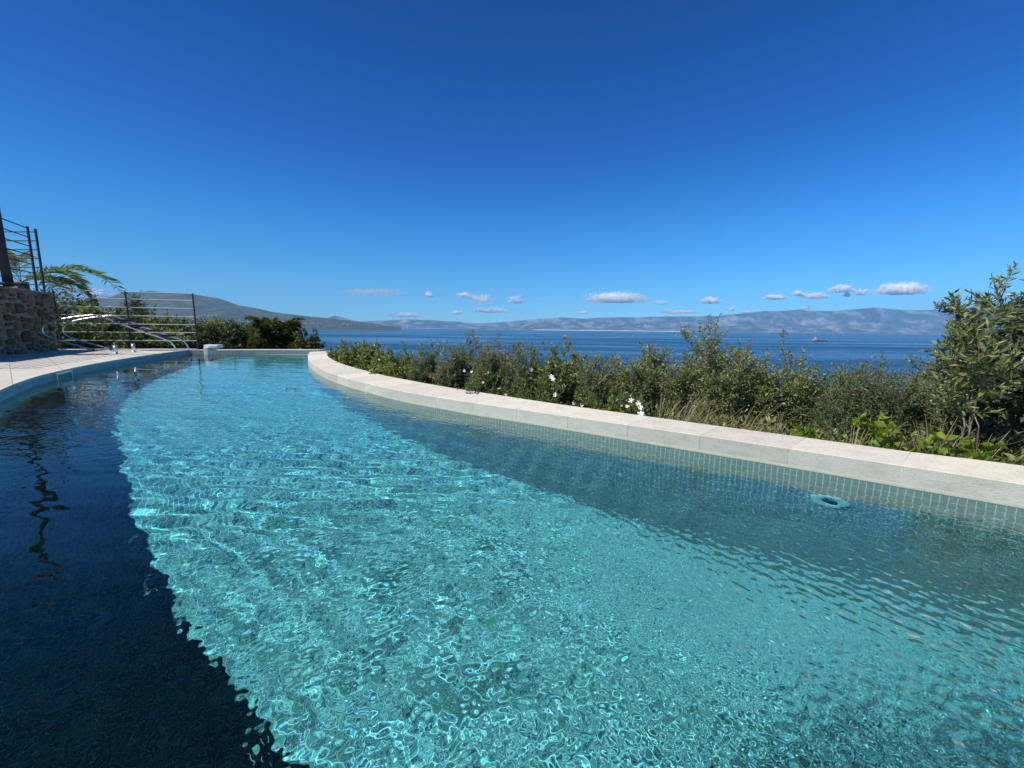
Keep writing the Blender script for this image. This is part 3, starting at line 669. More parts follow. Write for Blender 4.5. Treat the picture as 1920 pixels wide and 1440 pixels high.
# ------------------------------------------------------------------ plants
def leaf_arrays(P, D, L, Wd, rng, curl=0.15):
    n = len(P); D = D / (np.linalg.norm(D, axis=1)[:, None] + 1e-9)
    rnd = rng.normal(size=(n, 3)); S = np.cross(D, rnd); S /= (np.linalg.norm(S, axis=1)[:, None] + 1e-9); U = np.cross(S, D)
    L = L * (0.7 + 0.6 * rng.random(n))[:, None]; W_ = (Wd * (0.7 + 0.6 * rng.random(n)))[:, None]
    base = P; tip = P + D * L + U * L * curl * (rng.random(n)[:, None] - 0.5) * 2
    mid_ = P + D * L * 0.45; a = mid_ + S * W_ * 0.5 + U * W_ * 0.15; b = mid_ - S * W_ * 0.5 + U * W_ * 0.15
    V = np.stack([base, a, tip, b], 1).reshape(-1, 3); i = np.arange(n)[:, None] * 4
    Fc = np.concatenate([i + np.array([[0, 1, 2]]), i + np.array([[0, 2, 3]])], 0)
    return V, Fc
def prisms(A_, B_, ra, rb):
    """thin three-sided prisms from A to B"""
    n = len(A_); D = B_ - A_; D = D / (np.linalg.norm(D, axis=1)[:, None] + 1e-9)
    S = np.cross(D, np.array([0.3, 0.9, 0.31])); S /= (np.linalg.norm(S, axis=1)[:, None] + 1e-9); T = np.cross(D, S)
    vs_ = []
    for (P, r_) in ((A_, ra), (B_, rb)):
        for k in range(3):
            c, s_ = math.cos(2.094 * k), math.sin(2.094 * k); vs_.append(P + (S * c + T * s_) * r_[:, None])
    V = np.stack(vs_, 1).reshape(-1, 3); i = np.arange(n)[:, None] * 6
    Fc = np.concatenate([i + np.array([[k, (k + 1) % 3, 3 + (k + 1) % 3, 3 + k]]) for k in range(3)], 0)
    return V, Fc
def plant(name, label, cat, base, height, spread, kind, seed, group=None, n_stems=10, twigs=14, tl=0.28, lper=9, L=0.035, W_=0.009, leafmat='shrub', barkmat='twig', lo=0.12, up=0.6, sr=0.006, lean=(0, 0), parts=('foliage', 'stem'), openness=0.0, power=1.25):
    rng = np.random.default_rng(seed)
    e = empty(name, base, label, cat, group)
    LP = []; LD = []; SA = []; SB = []; RA = []; RB = []
    for i in range(n_stems):
        ph = rng.random() * 6.283; rad = spread * math.sqrt(rng.random()) * (0.9 if i else 0.2); h = height * (1 - 0.42 * rng.random() * (rad / (spread + 1e-6)) ** 0.5 - 0.25 * rng.random() * (i > 0))
        t = np.linspace(0, 1, 9); wig = rng.normal(size=(9, 2)) * 0.03 * height; wig[0] = 0
        pts = np.stack([math.cos(ph) * rad * t ** power + wig[:, 0] * t + lean[0] * t * t, math.sin(ph) * rad * t ** power + wig[:, 1] * t + lean[1] * t * t, h * t], 1)
        SA.append(pts[:-1]); SB.append(pts[1:]); r_ = sr * (1.15 - t); RA.append(r_[:-1]); RB.append(r_[1:])
        m = twigs; tt = lo + (1 - lo) * rng.random(m); tt[:2] = [0.97, 1.0]
        o = np.stack([np.interp(tt, t, pts[:, k]) for k in range(3)], 1)
        az = rng.random(m) * 6.283; d = np.stack([np.cos(az), np.sin(az), up + 0.5 * rng.normal(size=m)], 1); d[:2] = [0, 0, 1]; d[:, 0] += 0.35 * math.cos(ph); d[:, 1] += 0.35 * math.sin(ph)
        d /= np.linalg.norm(d, axis=1)[:, None]; ln_ = tl * (0.5 + 0.8 * rng.random(m)) * (1.1 - 0.45 * tt)
        SA.append(o); SB.append(o + d * ln_[:, None]); RA.append(np.full(m, sr * 0.4)); RB.append(np.full(m, sr * 0.15))
        k = lper; u = (np.arange(k)[None, :] + rng.random((m, k))) / k
        p = o[:, None, :] + d[:, None, :] * (u * ln_[:, None])[:, :, None]
        sd = rng.normal(size=(m, k, 3)); sd /= np.linalg.norm(sd, axis=2)[:, :, None]
        ld = d[:, None, :] * 0.7 + sd * 0.85
        LP.append(p.reshape(-1, 3)); LD.append(ld.reshape(-1, 3))
    LP = np.concatenate(LP); LD = np.concatenate(LD)
    V, Fc = leaf_arrays(LP, LD, L, np.full(len(LP), W_), rng); mesh_np(parts[0], V, Fc, M[leafmat], e)
    V, Fc = prisms(np.concatenate(SA), np.concatenate(SB), np.concatenate(RA), np.concatenate(RB)); mesh_np(parts[1], V, Fc, M[barkmat], e)
    return e
KINDS = {
 'shrub': dict(n_stems=30, twigs=28, tl=0.18, lper=10, L=0.036, W_=0.017, leafmat='shrub', up=0.5),
 'narrow': dict(n_stems=40, twigs=34, tl=0.16, lper=13, L=0.032, W_=0.0062, leafmat='rosemary', up=1.0),
 'feather': dict(n_stems=80, twigs=36, tl=0.20, lper=14, L=0.028, W_=0.0058, leafmat='willow', up=1.3),
 'olive': dict(n_stems=44, twigs=40, tl=0.20, lper=12, L=0.033, W_=0.009, leafmat='olive', up=0.9),
 'sprig': dict(n_stems=5, twigs=22, tl=0.14, lper=10, L=0.035, W_=0.008, leafmat='olive', up=1.0),
}
hedge = [
 (634, 652, 26, 0.45, 'shrub', 'low bushy shrub at the far left end of the hedge beside the curled coping'),
 (662, 636, 24, 0.85, 'shrub', 'rounded green shrub rising second from the left end of the hedge'),
 (692, 641, 20, 0.55, 'shrub', 'green shrub left of the gap where the sea shows over the hedge'),
 (720, 655, 24, 0.35, 'shrub', 'low shrub in the dip of the hedge, sea right above it'),
 (752, 655, 24, 0.45, 'shrub', 'low yellowish shrub right of the dip in the hedge'),
 (768, 640, 9, 0.75, 'sprig', 'thin dark upright sprig standing over the low yellowish shrub'),
 (790, 645, 20, 0.55, 'narrow', 'narrow-leaved bush below the tall dark sprig'),
 (813, 630, 10, 0.8, 'sprig', 'tall dark sprig sticking up left of the silvery tall sapling'),
 (840, 640, 20, 0.5, 'narrow', 'dark narrow-leaved bush with the orange flower at its foot'),
 (868, 640, 20, 0.9, 'feather', 'soft feathery bush at the foot of the sapling that crosses the horizon'),
 (884, 607, 20, 1.1, 'sprig', 'spreading sapling whose top crosses the horizon above the white flowers'),
 (905, 640, 22, 0.6, 'narrow', 'narrow-leaved bush with a purple flower right of the sapling'),
 (938, 627, 26, 0.9, 'narrow', 'upright bush with pale tips right of the horizon-crossing sapling'),
 (972, 640, 26, 0.8, 'narrow', 'grey-green bush left of the big white flower'),
 (1008, 636, 30, 1.0, 'narrow', 'bush with fine pale tips directly behind the big white flower'),
 (1048, 642, 26, 0.8, 'shrub', 'leafy shrub right of the big white flower'),
 (1084, 631, 26, 1.1, 'shrub', 'brownish shrub with tall stalks left of the leaning bare branch'),
 (1120, 652, 26, 0.8, 'narrow', 'low bush crossed by a leaning bare branch'),
 (1160, 662, 28, 0.9, 'olive', 'grey olive shrub right of the leaning bare branch'),
 (1192, 672, 24, 0.8, 'olive', 'low grey olive shrub behind the white flower cluster on the coping'),
 (1228, 640, 16, 1.1, 'olive', 'slim olive shoot with a pointed top left of the tallest olive bush'),
 (1262, 652, 28, 1.0, 'olive', 'olive bush filling the space left of the tallest olive bush'),
 (1322, 598, 34, 1.05, 'olive', 'tallest olive bush of the hedge, its top above the horizon'),
 (1352, 640, 40, 0.9, 'olive', 'wide olive bush at the foot of the tallest one'),
 (1398, 636, 34, 1.1, 'olive', 'olive bush right beside the tallest one, level with the sea'),
 (1436, 668, 24, 1.0, 'olive', 'low olive bush in front of the thin open olive'),
 (1474, 616, 30, 1.25, 'sprig', 'thin open olive sapling left of the ship'),
 (1500, 660, 30, 1.1, 'olive', 'olive bush under the ship'),
 (1545, 690, 30, 1.1, 'feather', 'low feathery bush right of the bush under the ship'),
 (1592, 676, 40, 0.95, 'feather', 'rounded feathery green bush, left one of the feathery pair'),
 (1655, 660, 44, 1.05, 'feather', 'feathery green bush with the highest top of the feathery ones'),
 (1712, 684, 36, 1.15, 'feather', 'feathery bush next to the dark olive tree'),
 (1762, 640, 26, 1.7, 'olive', 'grey olive bush half hidden behind the left edge of the dark olive tree'),
 (1775, 700, 40, 1.0, 'olive', 'shaded olive bush at the foot of the dark olive tree'),
]
CATS = {'shrub': ('green_shrub', 'shrub'), 'narrow': ('narrow_leaved_bush', 'bush'), 'feather': ('feathery_bush', 'bush'), 'olive': ('olive_bush', 'olive bush'), 'sprig': ('sapling', 'sapling')}
for i, (px, py, hw, off, kd, lb) in enumerate(hedge):
    d = ray(px, py); Y = dout(d.x) + off; x = d.x * Y; top = H + d.z * Y
    g = gz(x, Y); hgt = top - g; sp = hw / F * Y * 1.15
    k = dict(KINDS[kd]); nm, ct = CATS[kd]
    if kd == 'sprig': k['lo'] = 0.45
    k['L'] *= 1.0 + 0.08 * max(0, Y - 3); k['W_'] *= 1.0 + 0.12 * max(0, Y - 3)
    k['twigs'] = int(k['twigs'] * (hgt / 1.2) ** 0.7 + 2)
    plant(nm, lb, ct, (x, Y, g), hgt - 0.05, sp, kd, 100 + i, 'bushes of the hedge behind the pool', **k)
# low leafy cover along the foot of the hedge
rng = np.random.default_rng(77)
n_ = 52000; ti = rng.integers(70, 398, n_); off = 0.03 + 1.3 * rng.random(n_) ** 1.3
Tn = np.gradient(Rout, axis=0); Tn /= np.linalg.norm(Tn, axis=1)[:, None]; Nn_ = np.stack([Tn[:, 1], -Tn[:, 0]], 1)
gx = Rout[ti, 0] + Nn_[ti, 0] * off + rng.normal(size=n_) * 0.03; gy = Rout[ti, 1] + Nn_[ti, 1] * off + rng.normal(size=n_) * 0.03
hh_ = 0.02 + 0.20 * vnoise(gx * 3.1, gy * 3.1, 12) * np.minimum(1, 0.25 + off * 2); gzv = -0.32 - 0.1 * off + (0.30 + hh_) * rng.random(n_)
Dl = rng.normal(size=(n_, 3)) * 0.6 + np.array([0, 0, 0.5])
V, Fc = leaf_arrays(np.stack([gx, gy, gzv], 1), Dl, 0.045, np.full(n_, 0.017), rng)
o = mesh_np('ground_cover', V, Fc, M['shrub'], None); tag(o, 'low tangled green ground cover along the outer foot of the pool edge', 'ground cover', kind='stuff')

# potato vine with white flowers (several plants) and single coloured flowers
def flower(px, py, Y, size, m_, parent, seed, name='flower', nf=5):
    rs_ = random.Random(seed); c = at(px, py, Y); face = (Vector((0, 0, H)) - c).normalized() + Vector((rs_.uniform(-.7, .3), rs_.uniform(-.3, .3), rs_.uniform(0, .9))); face.normalize()
    a = face.orthogonal().normalized(); b_ = face.cross(a); V = [c - face * size * 0.12]; Fc = []
    for k in range(nf):
        t0 = k * 2 * math.pi / nf + rs_.uniform(-.1, .1); w2 = math.pi / nf * 0.92; r_ = size * rs_.uniform(0.42, 0.56)
        i = len(V)
        for (tt, rad, h_) in ((t0 - w2 * 0.8, 0.55, 0.03), (t0 - w2 * 0.6, 0.95, 0.06), (t0, 1.1, 0.02), (t0 + w2 * 0.6, 0.95, 0.06), (t0 + w2 * 0.8, 0.55, 0.03)):
            V.append(c + (a * math.cos(tt) + b_ * math.sin(tt)) * r_ * rad + face * size * h_)
        for q_ in range(4): Fc.append((0, i + q_, i + q_ + 1))
    po = parent.location
    o = mesh_py(name, [v - po for v in V], Fc, m_, parent); return o
vine_spots = [
 (905, 715, 45, 0.28, [(870, 695, 1.0), (884, 697, 0.9), (915, 698, 0.8), (906, 717, 0.8)], 'flowering vine with four small white blooms in a row near the pool edge'),
 (1010, 712, 45, 0.30, [(1033, 706, 1.5), (1037, 711, 1.3), (996, 693, 1.0), (948, 740, 0.9), (1041, 738, 0.8)], 'flowering vine with one big white bloom in the middle of the hedge'),
 (1110, 745, 38, 0.22, [(1090, 760, 1.0), (1076, 756, 0.8), (1040, 741, 0.9)], 'flowering vine creeping onto the coping with purple-throated blooms'),
 (1180, 765, 32, 0.20, [(1183, 750, 1.2), (1176, 762, 0.9), (1165, 760, 0.7), (1197, 757, 1.3), (1200, 764, 1.2), (1201, 775, 1.3), (1207, 778, 1.0)], 'flowering vine bearing a dense cluster of white blooms against the coping')]
for i, (px, py, hw, off, fl, lb) in enumerate(vine_spots):
    d = ray(px, py); Y = dout(d.x) + off; g = gz(d.x * Y, Y); top = H + d.z * Y + 0.12
    e = plant('flowering_vine', lb, 'flowering vine', (d.x * Y, Y, g), top - g, hw / F * Y * 1.2, 'x', 300 + i, 'flowering vines in the hedge', n_stems=18, twigs=18, tl=0.16, lper=7, L=0.036, W_=0.018, leafmat='vine_dim', up=0.5)
    for j, (fx, fy, sz) in enumerate(fl): flower(fx, fy, dout(ray(fx, fy).x) + off - 0.10 - 0.04 * (j % 3), 0.034 * sz, M['petal'], e, i * 20 + j)
fb = [(810, 706, 0.35, 'orange', 'orange flower head low in the hedge beside the pool edge'), (892, 650, 0.7, 'purple', 'purple flower head high in the hedge just under the horizon')]
for (px, py, off, mm, lb) in fb:
    d = ray(px, py); Y = dout(d.x) + off; e = empty('wild_flower', (d.x * Y, Y, gz(d.x * Y, Y)), lb, 'flower')
    for j in range(7): flower(px + random.Random(j).uniform(-6, 6), py + random.Random(j + 9).uniform(-5, 5), Y - 0.02 * (j % 3), 0.028, M[mm], e, j + 50, 'petals')
    c = at(px, py, Y) - e.location; MB().tube([(0, 0, 0), (0.02, 0.01, c.z * 0.5), tuple(c)], [0.004, 0.003, 0.002], 5).build('stem', M['twig'], e)
# leaning bare branch
b0 = at(1105, 735, dout(ray(1105, 735).x) + 0.45); b1 = at(1165, 672, dout(ray(1165, 672).x) + 0.6)
e = empty('bare_branch', tuple(b0), 'pale bare branch leaning out of the hedge up to the right', 'branch')
v = b1 - b0; m = MB().tube([(0, 0, -0.3), (0, 0, 0), v * 0.5 + Vector((0, 0, -0.02)), v], [0.006, 0.006, 0.004, 0.002], 6).tube([v * 0.35, v * 0.55 + Vector((-0.03, 0, 0.10))], [0.004, 0.002], 5).tube([v * 0.6, v * 0.8 + Vector((0.08, 0, 0.01))], [0.003, 0.0015], 5)
m.build('limb', M['twig'], e)
# dry grass tufts
tufts = [(1238, 792, 0.15, 0.36, 'tall pale dry grass tuft right of the white flower cluster'), (1272, 796, 0.22, 0.38, 'second tall dry grass tuft from the white flower cluster, leaning right'), (1318, 806, 0.16, 0.26, 'dry grass tuft at the foot of the tallest olive bush'),
         (1382, 815, 0.18, 0.30, 'dry grass tuft below the wide olive bush'), (1452, 824, 0.15, 0.26, 'dry grass tuft below the thin open olive sapling'), (1520, 836, 0.12, 0.22, 'short dry grass tuft where the feathery bushes begin'),
         (1600, 846, 0.14, 0.30, 'dry grass tuft with a pale seed head left of the yellow-green creeper'), (1750, 860, 0.2, 0.34, 'dry reddish grass tuft right of the yellow-green creeper'), (1825, 868, 0.2, 0.30, 'dry grass tuft under the dark olive tree')]
for i, (px, py, off, hg, lb) in enumerate(tufts):
    d = ray(px, py); Y = dout(d.x) + off; g = -0.30; rng = np.random.default_rng(500 + i); nb = 90
    e = empty('dry_grass_tuft', (d.x * Y, Y, g), lb, 'grass tuft', 'dry grass tufts behind the coping')
    az = rng.random(nb) * 6.283; out = 0.10 + 0.25 * rng.random(nb); hh = (hg + 0.28) * (0.6 + 0.5 * rng.random(nb)); r0 = 0.05 * rng.random(nb)
    t = np.array([0, 0.35, 0.7, 1.0]); cx0 = np.cos(az); sy0 = np.sin(az)
    P = np.stack([cx0[:, None] * (r0[:, None] + out[:, None] * t ** 1.8) + 0.1 * t ** 2, sy0[:, None] * (r0[:, None] + out[:, None] * t ** 1.8), hh[:, None] * (t - 0.18 * t ** 3)], 2)
    Wd = 0.0035 * (1 - t * 0.85); S = np.stack([-sy0, cx0, 0 * cx0], 1)
    Lf = P + S[:, None, :] * Wd[None, :, None]; Rt_ = P - S[:, None, :] * Wd[None, :, None]
    V = np.stack([Lf, Rt_], 2).reshape(-1, 3); ix = np.arange(nb)[:, None] * 8
    Fc = np.concatenate([ix + np.array([[2 * k, 2 * k + 1, 2 * k + 3, 2 * k + 2]]) for k in range(3)], 0)
    mesh_np('blades', V, Fc, M['dry'], e)
# yellow-green creeper with broad leaves
for i, (px, py, hw, off, lb) in enumerate([(1672, 812, 36, 0.16, 'yellow-green creeper with broad glossy leaves spilling to the coping'), (1740, 832, 32, 0.15, 'broad-leaved creeper right of the yellow-green one, darker leaves'), (1650, 790, 14, 0.3, 'thin creeper shoot climbing above the yellow-green creeper'), (1830, 850, 30, 0.15, 'broad-leaved creeper under the dark olive tree'), (1515, 815, 16, 0.18, 'little bright creeper under the feathery bushes')]):
    d = ray(px, py); Y = dout(d.x) + off; top = H + d.z * Y + 0.04; g = -0.30
    plant('creeper', lb, 'creeper', (d.x * Y, Y, g), top - g, hw / F * Y, 'x', 700 + i, 'broad-leaved creepers behind the coping', n_stems=9, twigs=8, tl=0.12, lper=4, L=0.055, W_=0.040, leafmat='vine', up=0.3, lo=0.45)
# dark olive tree at the right
oY = 2.55; od = ray(1900, 700); 
plant('olive_tree', 'dark dense olive tree at the right end of the hedge, tallest plant', 'olive tree', (od.x * oY + 0.30, oY, -0.6), 1.66, 0.62, 'x', 900, None, n_stems=88, twigs=92, tl=0.24, lper=14, L=0.044, W_=0.015, leafmat='olive_dark', barkmat='bark', up=0.55, lo=0.2, sr=0.012, parts=('crown', 'trunk'), power=0.8)
plant('olive_shoot', 'young olive shoot with pale leaf tips sticking out left of the olive tree', 'olive shoot', (at(1845, 700, 2.35).x, 2.35, -0.4), 1.53, 0.10, 'x', 905, None, n_stems=4, twigs=26, tl=0.16, lper=8, L=0.055, W_=0.013, leafmat='olive', barkmat='twig', up=1.0, lo=0.55, lean=(-0.02, 0), sr=0.006)
plant('olive_shoot', 'slanting olive shoot reaching left over the sea from the olive tree', 'olive shoot', (at(1840, 700, 2.4).x, 2.4, -0.4), 1.36, 0.06, 'x', 906, None, n_stems=3, twigs=22, tl=0.12, lper=8, L=0.05, W_=0.013, leafmat='olive', barkmat='twig', up=0.8, lo=0.6, lean=(-0.16, 0), sr=0.005)

# trees and shrubs beyond the fence and the far end
back = [(70, 548, 60, 19, 'tree_far', 'tall leafy tree behind the stone wall'), (135, 556, 45, 17, 'tree_far', 'rounded tree right behind the left end of the fence'), (180, 568, 34, 16, 'shrub', 'yellowish tree behind the left half of the fence'),
 (215, 590, 34, 15, 'tree_far', 'bush behind the middle post of the fence, at its left'), (262, 585, 34, 18, 'tree_far', 'bush behind the right half of the fence next to the pine'), (300, 594, 34, 17, 'shrub', 'yellow-green bush behind the right half of the fence'),
 (345, 606, 34, 16, 'tree_far', 'dark bush behind the right end post of the fence'), (395, 603, 34, 18, 'shrub', 'yellowish bush right of the fence, above the white device'), (430, 613, 28, 17, 'tree_far', 'green bush between the fence and the palm'),
 (462, 618, 30, 18, 'tree_far', 'low green bush touching the left side of the dark palm'), (575, 628, 16, 15, 'tree_far', 'sparse little bush right of the dark palm by the sea'), (150, 605, 50, 13.5, 'shrub', 'broad hedge shrub behind the folded ladder'), (280, 622, 50, 13.5, 'shrub', 'broad shrub low behind the right half of the fence')]
for i, (px, py, hw, Y, lm, lb) in enumerate(back):
    d = ray(px, py); top = H + d.z * Y; g = gz(d.x * Y, Y)
    plant('leafy_tree' if Y > 15.5 else 'garden_shrub', lb, 'tree' if Y > 15.5 else 'shrub', (d.x * Y, Y, g), top - g, hw / F * Y * 1.1, 'x', 1000 + i, 'trees beyond the fence' if Y > 15.5 else 'shrubs beyond the fence', n_stems=26, twigs=26, tl=0.55, lper=10, L=0.13, W_=0.06, leafmat=lm, barkmat='bark', up=0.5, lo=0.1, sr=0.03, parts=('crown', 'trunk') if Y > 15.5 else ('foliage', 'stem'), power=0.9)
d = ray(242, 552); Y = 22
plant('pine_tree', 'thin open pine rising behind the middle post of the fence', 'pine', (d.x * Y, Y, -1.2), H + d.z * Y + 1.2, 0.45, 'x', 1100, None, n_stems=4, twigs=60, tl=0.8, lper=16, L=0.16, W_=0.02, leafmat='tree_far', barkmat='bark', up=0.2, lo=0.25, sr=0.05, parts=('crown', 'trunk'))
# palms
def frond(root, d0, length, droop, rng, LP, LD, LL, RA_, RB_, up=0.7, nl=30, ll=0.42):
    n = 16; t = np.linspace(0, 1, n); h = np.array([math.cos(d0), math.sin(d0), 0.0])
    P = root + h[None, :] * (length * (t - 0.12 * t ** 3))[:, None]; P[:, 2] += length * (up * t - droop * t ** 2.2)
    RA_.append(P[:-1]); RB_.append(P[1:])
    tt = np.repeat(np.linspace(0.12, 1.0, nl), 2); sd = np.tile([1.0, -1.0], nl)
    o = np.stack([np.interp(tt, t, P[:, k]) for k in range(3)], 1); tg = np.stack([np.interp(np.minimum(1, tt + 0.03), t, P[:, k]) - np.interp(tt - 0.03, t, P[:, k]) for k in range(3)], 1); tg /= np.linalg.norm(tg, axis=1)[:, None]
    side = np.cross(tg, [0, 0, 1.0]); side /= np.linalg.norm(side, axis=1)[:, None]
    dd_ = side * sd[:, None] * 0.75 + tg * 0.65 + np.array([0, 0, 0.35]) + rng.normal(size=(2 * nl, 3)) * 0.13
    LP.append(o); LD.append(dd_); LL.append(ll * np.sin(np.clip(tt, 0.1, 0.97) * 3.0) ** 0.6)
def palm(base, crown_z, R_, nf, seed, label, lm, extra=(), ll=0.42, tr=0.10, updown=(0.3, 1.2)):
    rng = np.random.default_rng(seed); e = empty('palm_tree', base, label, 'palm')
    MB().tube([(0, 0, 0), (0.02, 0, crown_z * 0.5), (0, 0, crown_z)], [tr * 1.2, tr, tr * 1.1], 12).build('trunk', M['bark'], e, True)
    fs = [(rng.random() * 6.283, R_ * (0.75 + 0.4 * rng.random()), 0.45 + 0.6 * rng.random(), updown[0] + (updown[1] - updown[0]) * rng.random()) for _ in range(nf)] + list(extra)
    for (a_, ln, dr_, up_) in fs:
        LP, LD, LL, RA_, RB_ = [], [], [], [], []
        frond(np.array([0, 0, crown_z]), a_, ln, dr_, rng, LP, LD, LL, RA_, RB_, up_, ll=ll)
        LP = np.concatenate(LP); LD = np.concatenate(LD); LL = np.concatenate(LL)
        D = LD / np.linalg.norm(LD, axis=1)[:, None]; S = np.cross(D, [0, 0, 1.0]); S /= np.linalg.norm(S, axis=1)[:, None] + 1e-9
        tip = LP + D * LL[:, None] - np.array([0, 0, 0.16]) * LL[:, None] * (0.3 + rng.random((len(LL), 1)) * 1.8); md = LP + D * (LL * 0.45)[:, None]; w2 = 0.011 * (ll / 0.42)
        V = np.stack([LP, md + S * w2, tip, md - S * w2], 1).reshape(-1, 3); i4 = np.arange(len(LP))[:, None] * 4
        RA2 = np.concatenate(RA_); RB2 = np.concatenate(RB_)
        V2, F2 = prisms(RA2, RB2, np.full(len(RA2), 0.012), np.full(len(RA2), 0.009))
        tri = np.concatenate([i4 + [0, 1, 2], i4 + [0, 2, 3]], 0)
        tri2 = np.concatenate([F2[:, [0, 1, 2]], F2[:, [0, 2, 3]]], 0) + len(V)
        mesh_np('frond', np.concatenate([V, V2]), np.concatenate([tri, tri2]), M[lm], e)
    return e
pb = at(45, 560, 12.5)
palm((pb.x, 12.5, 0.0), 2.0, 1.9, 11, 3, 'palm behind the dark balustrade with one long frond arching out to the right', 'palm', extra=[(0.12, 3.3, 0.62, 0.50), (0.5, 2.2, 0.6, 0.7)], ll=0.5, tr=0.14)
pb = at(520, 640, 17)
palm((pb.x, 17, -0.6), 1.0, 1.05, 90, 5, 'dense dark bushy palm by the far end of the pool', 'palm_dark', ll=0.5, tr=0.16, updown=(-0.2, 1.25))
# ------------------------------------------------------------------ left side: stone wall, balustrade, fence, ladder, parasol
W0 = Vector((-9.05, 6.15, CZ)); W1 = Vector((-11.02, 9.62, CZ)); WT = 1.44        # face line and top height above the water
wd = (W1 - W0).normalized(); wn = Vector((wd.y, -wd.x, 0)); WL = (W1 - W0).length
sw = empty('stone_wall', tuple(W0), 'rubble stone retaining wall in shade at the left edge of the deck', 'stone wall')
frame = Matrix((wd, Vector((-wn.x, -wn.y, 0)), Vector((0, 0, 1)))).transposed().to_4x4()
sw.matrix_world = Matrix.Translation(W0) @ frame
hW = WT - CZ
MB().box((WL / 2, 0.26, hW / 2 - 0.2), (WL, 0.46, hW + 0.36)).build('mortar_core', M['mortar'], sw)
rs_ = random.Random(5); m = MB()
def stones_on(m, u0, u1, v0, v1, put):
    placed = []
    for trial in range(2600):
        big_ = trial < 500; a_ = rs_.uniform(0.16, 0.34) if big_ else rs_.uniform(0.07, 0.17); b_ = a_ * rs_.uniform(0.4, 0.75)
        u = rs_.uniform(u0 + a_ / 2, max(u0 + a_ / 2, u1 - a_ / 2)); v = rs_.uniform(v0 + b_ / 2, v1 - b_ / 2)
        if a_ > u1 - u0 or any(abs(u - p[0]) < (a_ + p[2]) / 2 + 0.014 and abs(v - p[1]) < (b_ + p[3]) / 2 + 0.013 for p in placed): continue
        placed.append((u, v, a_, b_)); put(m, u, v, a_, b_)
def lump(m, c, d, face):
    r_ = bmesh.ops.create_icosphere(m.bm, subdivisions=2, radius=1.0); vs_ = r_['verts']; sd = rs_.random() * 50
    for vv in vs_:
        p_ = vv.co; q_ = Vector([math.copysign(abs(k) ** 0.38, k) for k in p_]); nz = 1 + 0.16 * math.sin(3 * q_.x + sd) * math.cos(2.5 * q_.z + sd * 1.7)
        vv.co = Vector((q_.x * d[0] / 2 * nz, q_.y * d[1] / 2, q_.z * d[2] / 2 * nz)) + Vector(c)
stones_on(m, 0.0, WL, 0.0, hW - 0.03, lambda m, u, v, a, b_: lump(m, (u, 0.03, v), (a, 0.07 + rs_.random() * 0.03, b_), 0))
stones_on(m, 0.05, 0.45, 0.0, hW - 0.03, lambda m, u, v, a, b_: lump(m, (WL, u, v), (0.10, a, b_), 1))
m.build('stones', M['stone'], sw, True)
MB().box((WL / 2, 0.25, hW - 0.0), (WL + 0.06, 0.54, 0.05), bevel=0.01).build('wall_cap', M['mortar'], sw)

def bars(name, loc, label, cat, posts, rails, rail_r=0.008, post_w=(0.05, 0.018), group=None, mp='iron', mr='rail', dirv=None, base=True):
    """a railing: posts at (point, top z), horizontal round rails between the first and last post"""
    e = empty(name, loc, label, cat, group); L0 = Vector(loc)
    for (p_, z0, z1) in posts:
        c = Vector((p_[0], p_[1], 0)) - Vector((L0.x, L0.y, 0)); ang = math.atan2(dirv.y, dirv.x)
        m = MB().box((c.x, c.y, (z0 + z1) / 2 - L0.z), (post_w[1], post_w[0], z1 - z0), None, 0.002)
        m.build('post', M[mp], e)
        if base: MB().box((c.x, c.y, z0 - L0.z + 0.005), (0.12, 0.12, 0.01), None, 0.002).build('base_plate', M[mp], e)
    a, b_ = posts[0][0], posts[-1][0]
    for z, rr in rails:
        MB().tube([Vector((a[0], a[1], z)) - L0, Vector((b_[0], b_[1], z)) - L0], rr, 8).build('rail', M[mr], e)
    return e
f0 = Vector((-11.12, 9.74, CZ)); f1 = Vector((-9.72, 10.10, CZ)); f2 = Vector((-8.32, 10.46, CZ)); FT = 1.56
rz = [CZ + (FT - CZ) * k / 7 + 0.02 for k in range(1, 7)]
bars('metal_fence', tuple(f0), 'low metal fence of thin horizontal rails at the far left corner of the deck', 'fence', [(f0, CZ, FT), (f1, CZ, FT), (f2, CZ, FT)],
     [(z, 0.011) for z in rz] + [(FT - 0.01, 0.008)], dirv=(f2 - f0), post_w=(0.030, 0.022))
# balustrade on the wall: one run along the wall, one run away to the left at its end
top = WT + 0.03; bt = 2.93
g1 = W1 + wn * -0.18 - wd * 0.15; g0 = W0 - wn * 0.18 - wd * 1.2
rr7 = [top + (bt - top) * k / 7.3 + 0.02 for k in range(1, 8)]
bars('balustrade', (g1.x, g1.y, top), 'dark iron balustrade running along the top of the stone wall', 'balustrade', [(g1, top, bt), (g0, top, bt)], [(z, 0.012) for z in rr7[1:]], dirv=wd, mp='iron', mr='iron', post_w=(0.035, 0.03))
h1 = W1 - wn * 0.12 + wd * 0.02; h0 = h1 + Vector((-3.2, 0.1, 0))
bars('balustrade', (h1.x, h1.y, top), 'dark iron balustrade turning away to the left at the end of the stone wall', 'balustrade', [(h1, top, bt - 0.01), (h0, top, bt - 0.01)], [(z - 0.04, 0.012) for z in rr7], dirv=Vector((1, 0, 0)), mp='iron', mr='iron', post_w=(0.035, 0.03))
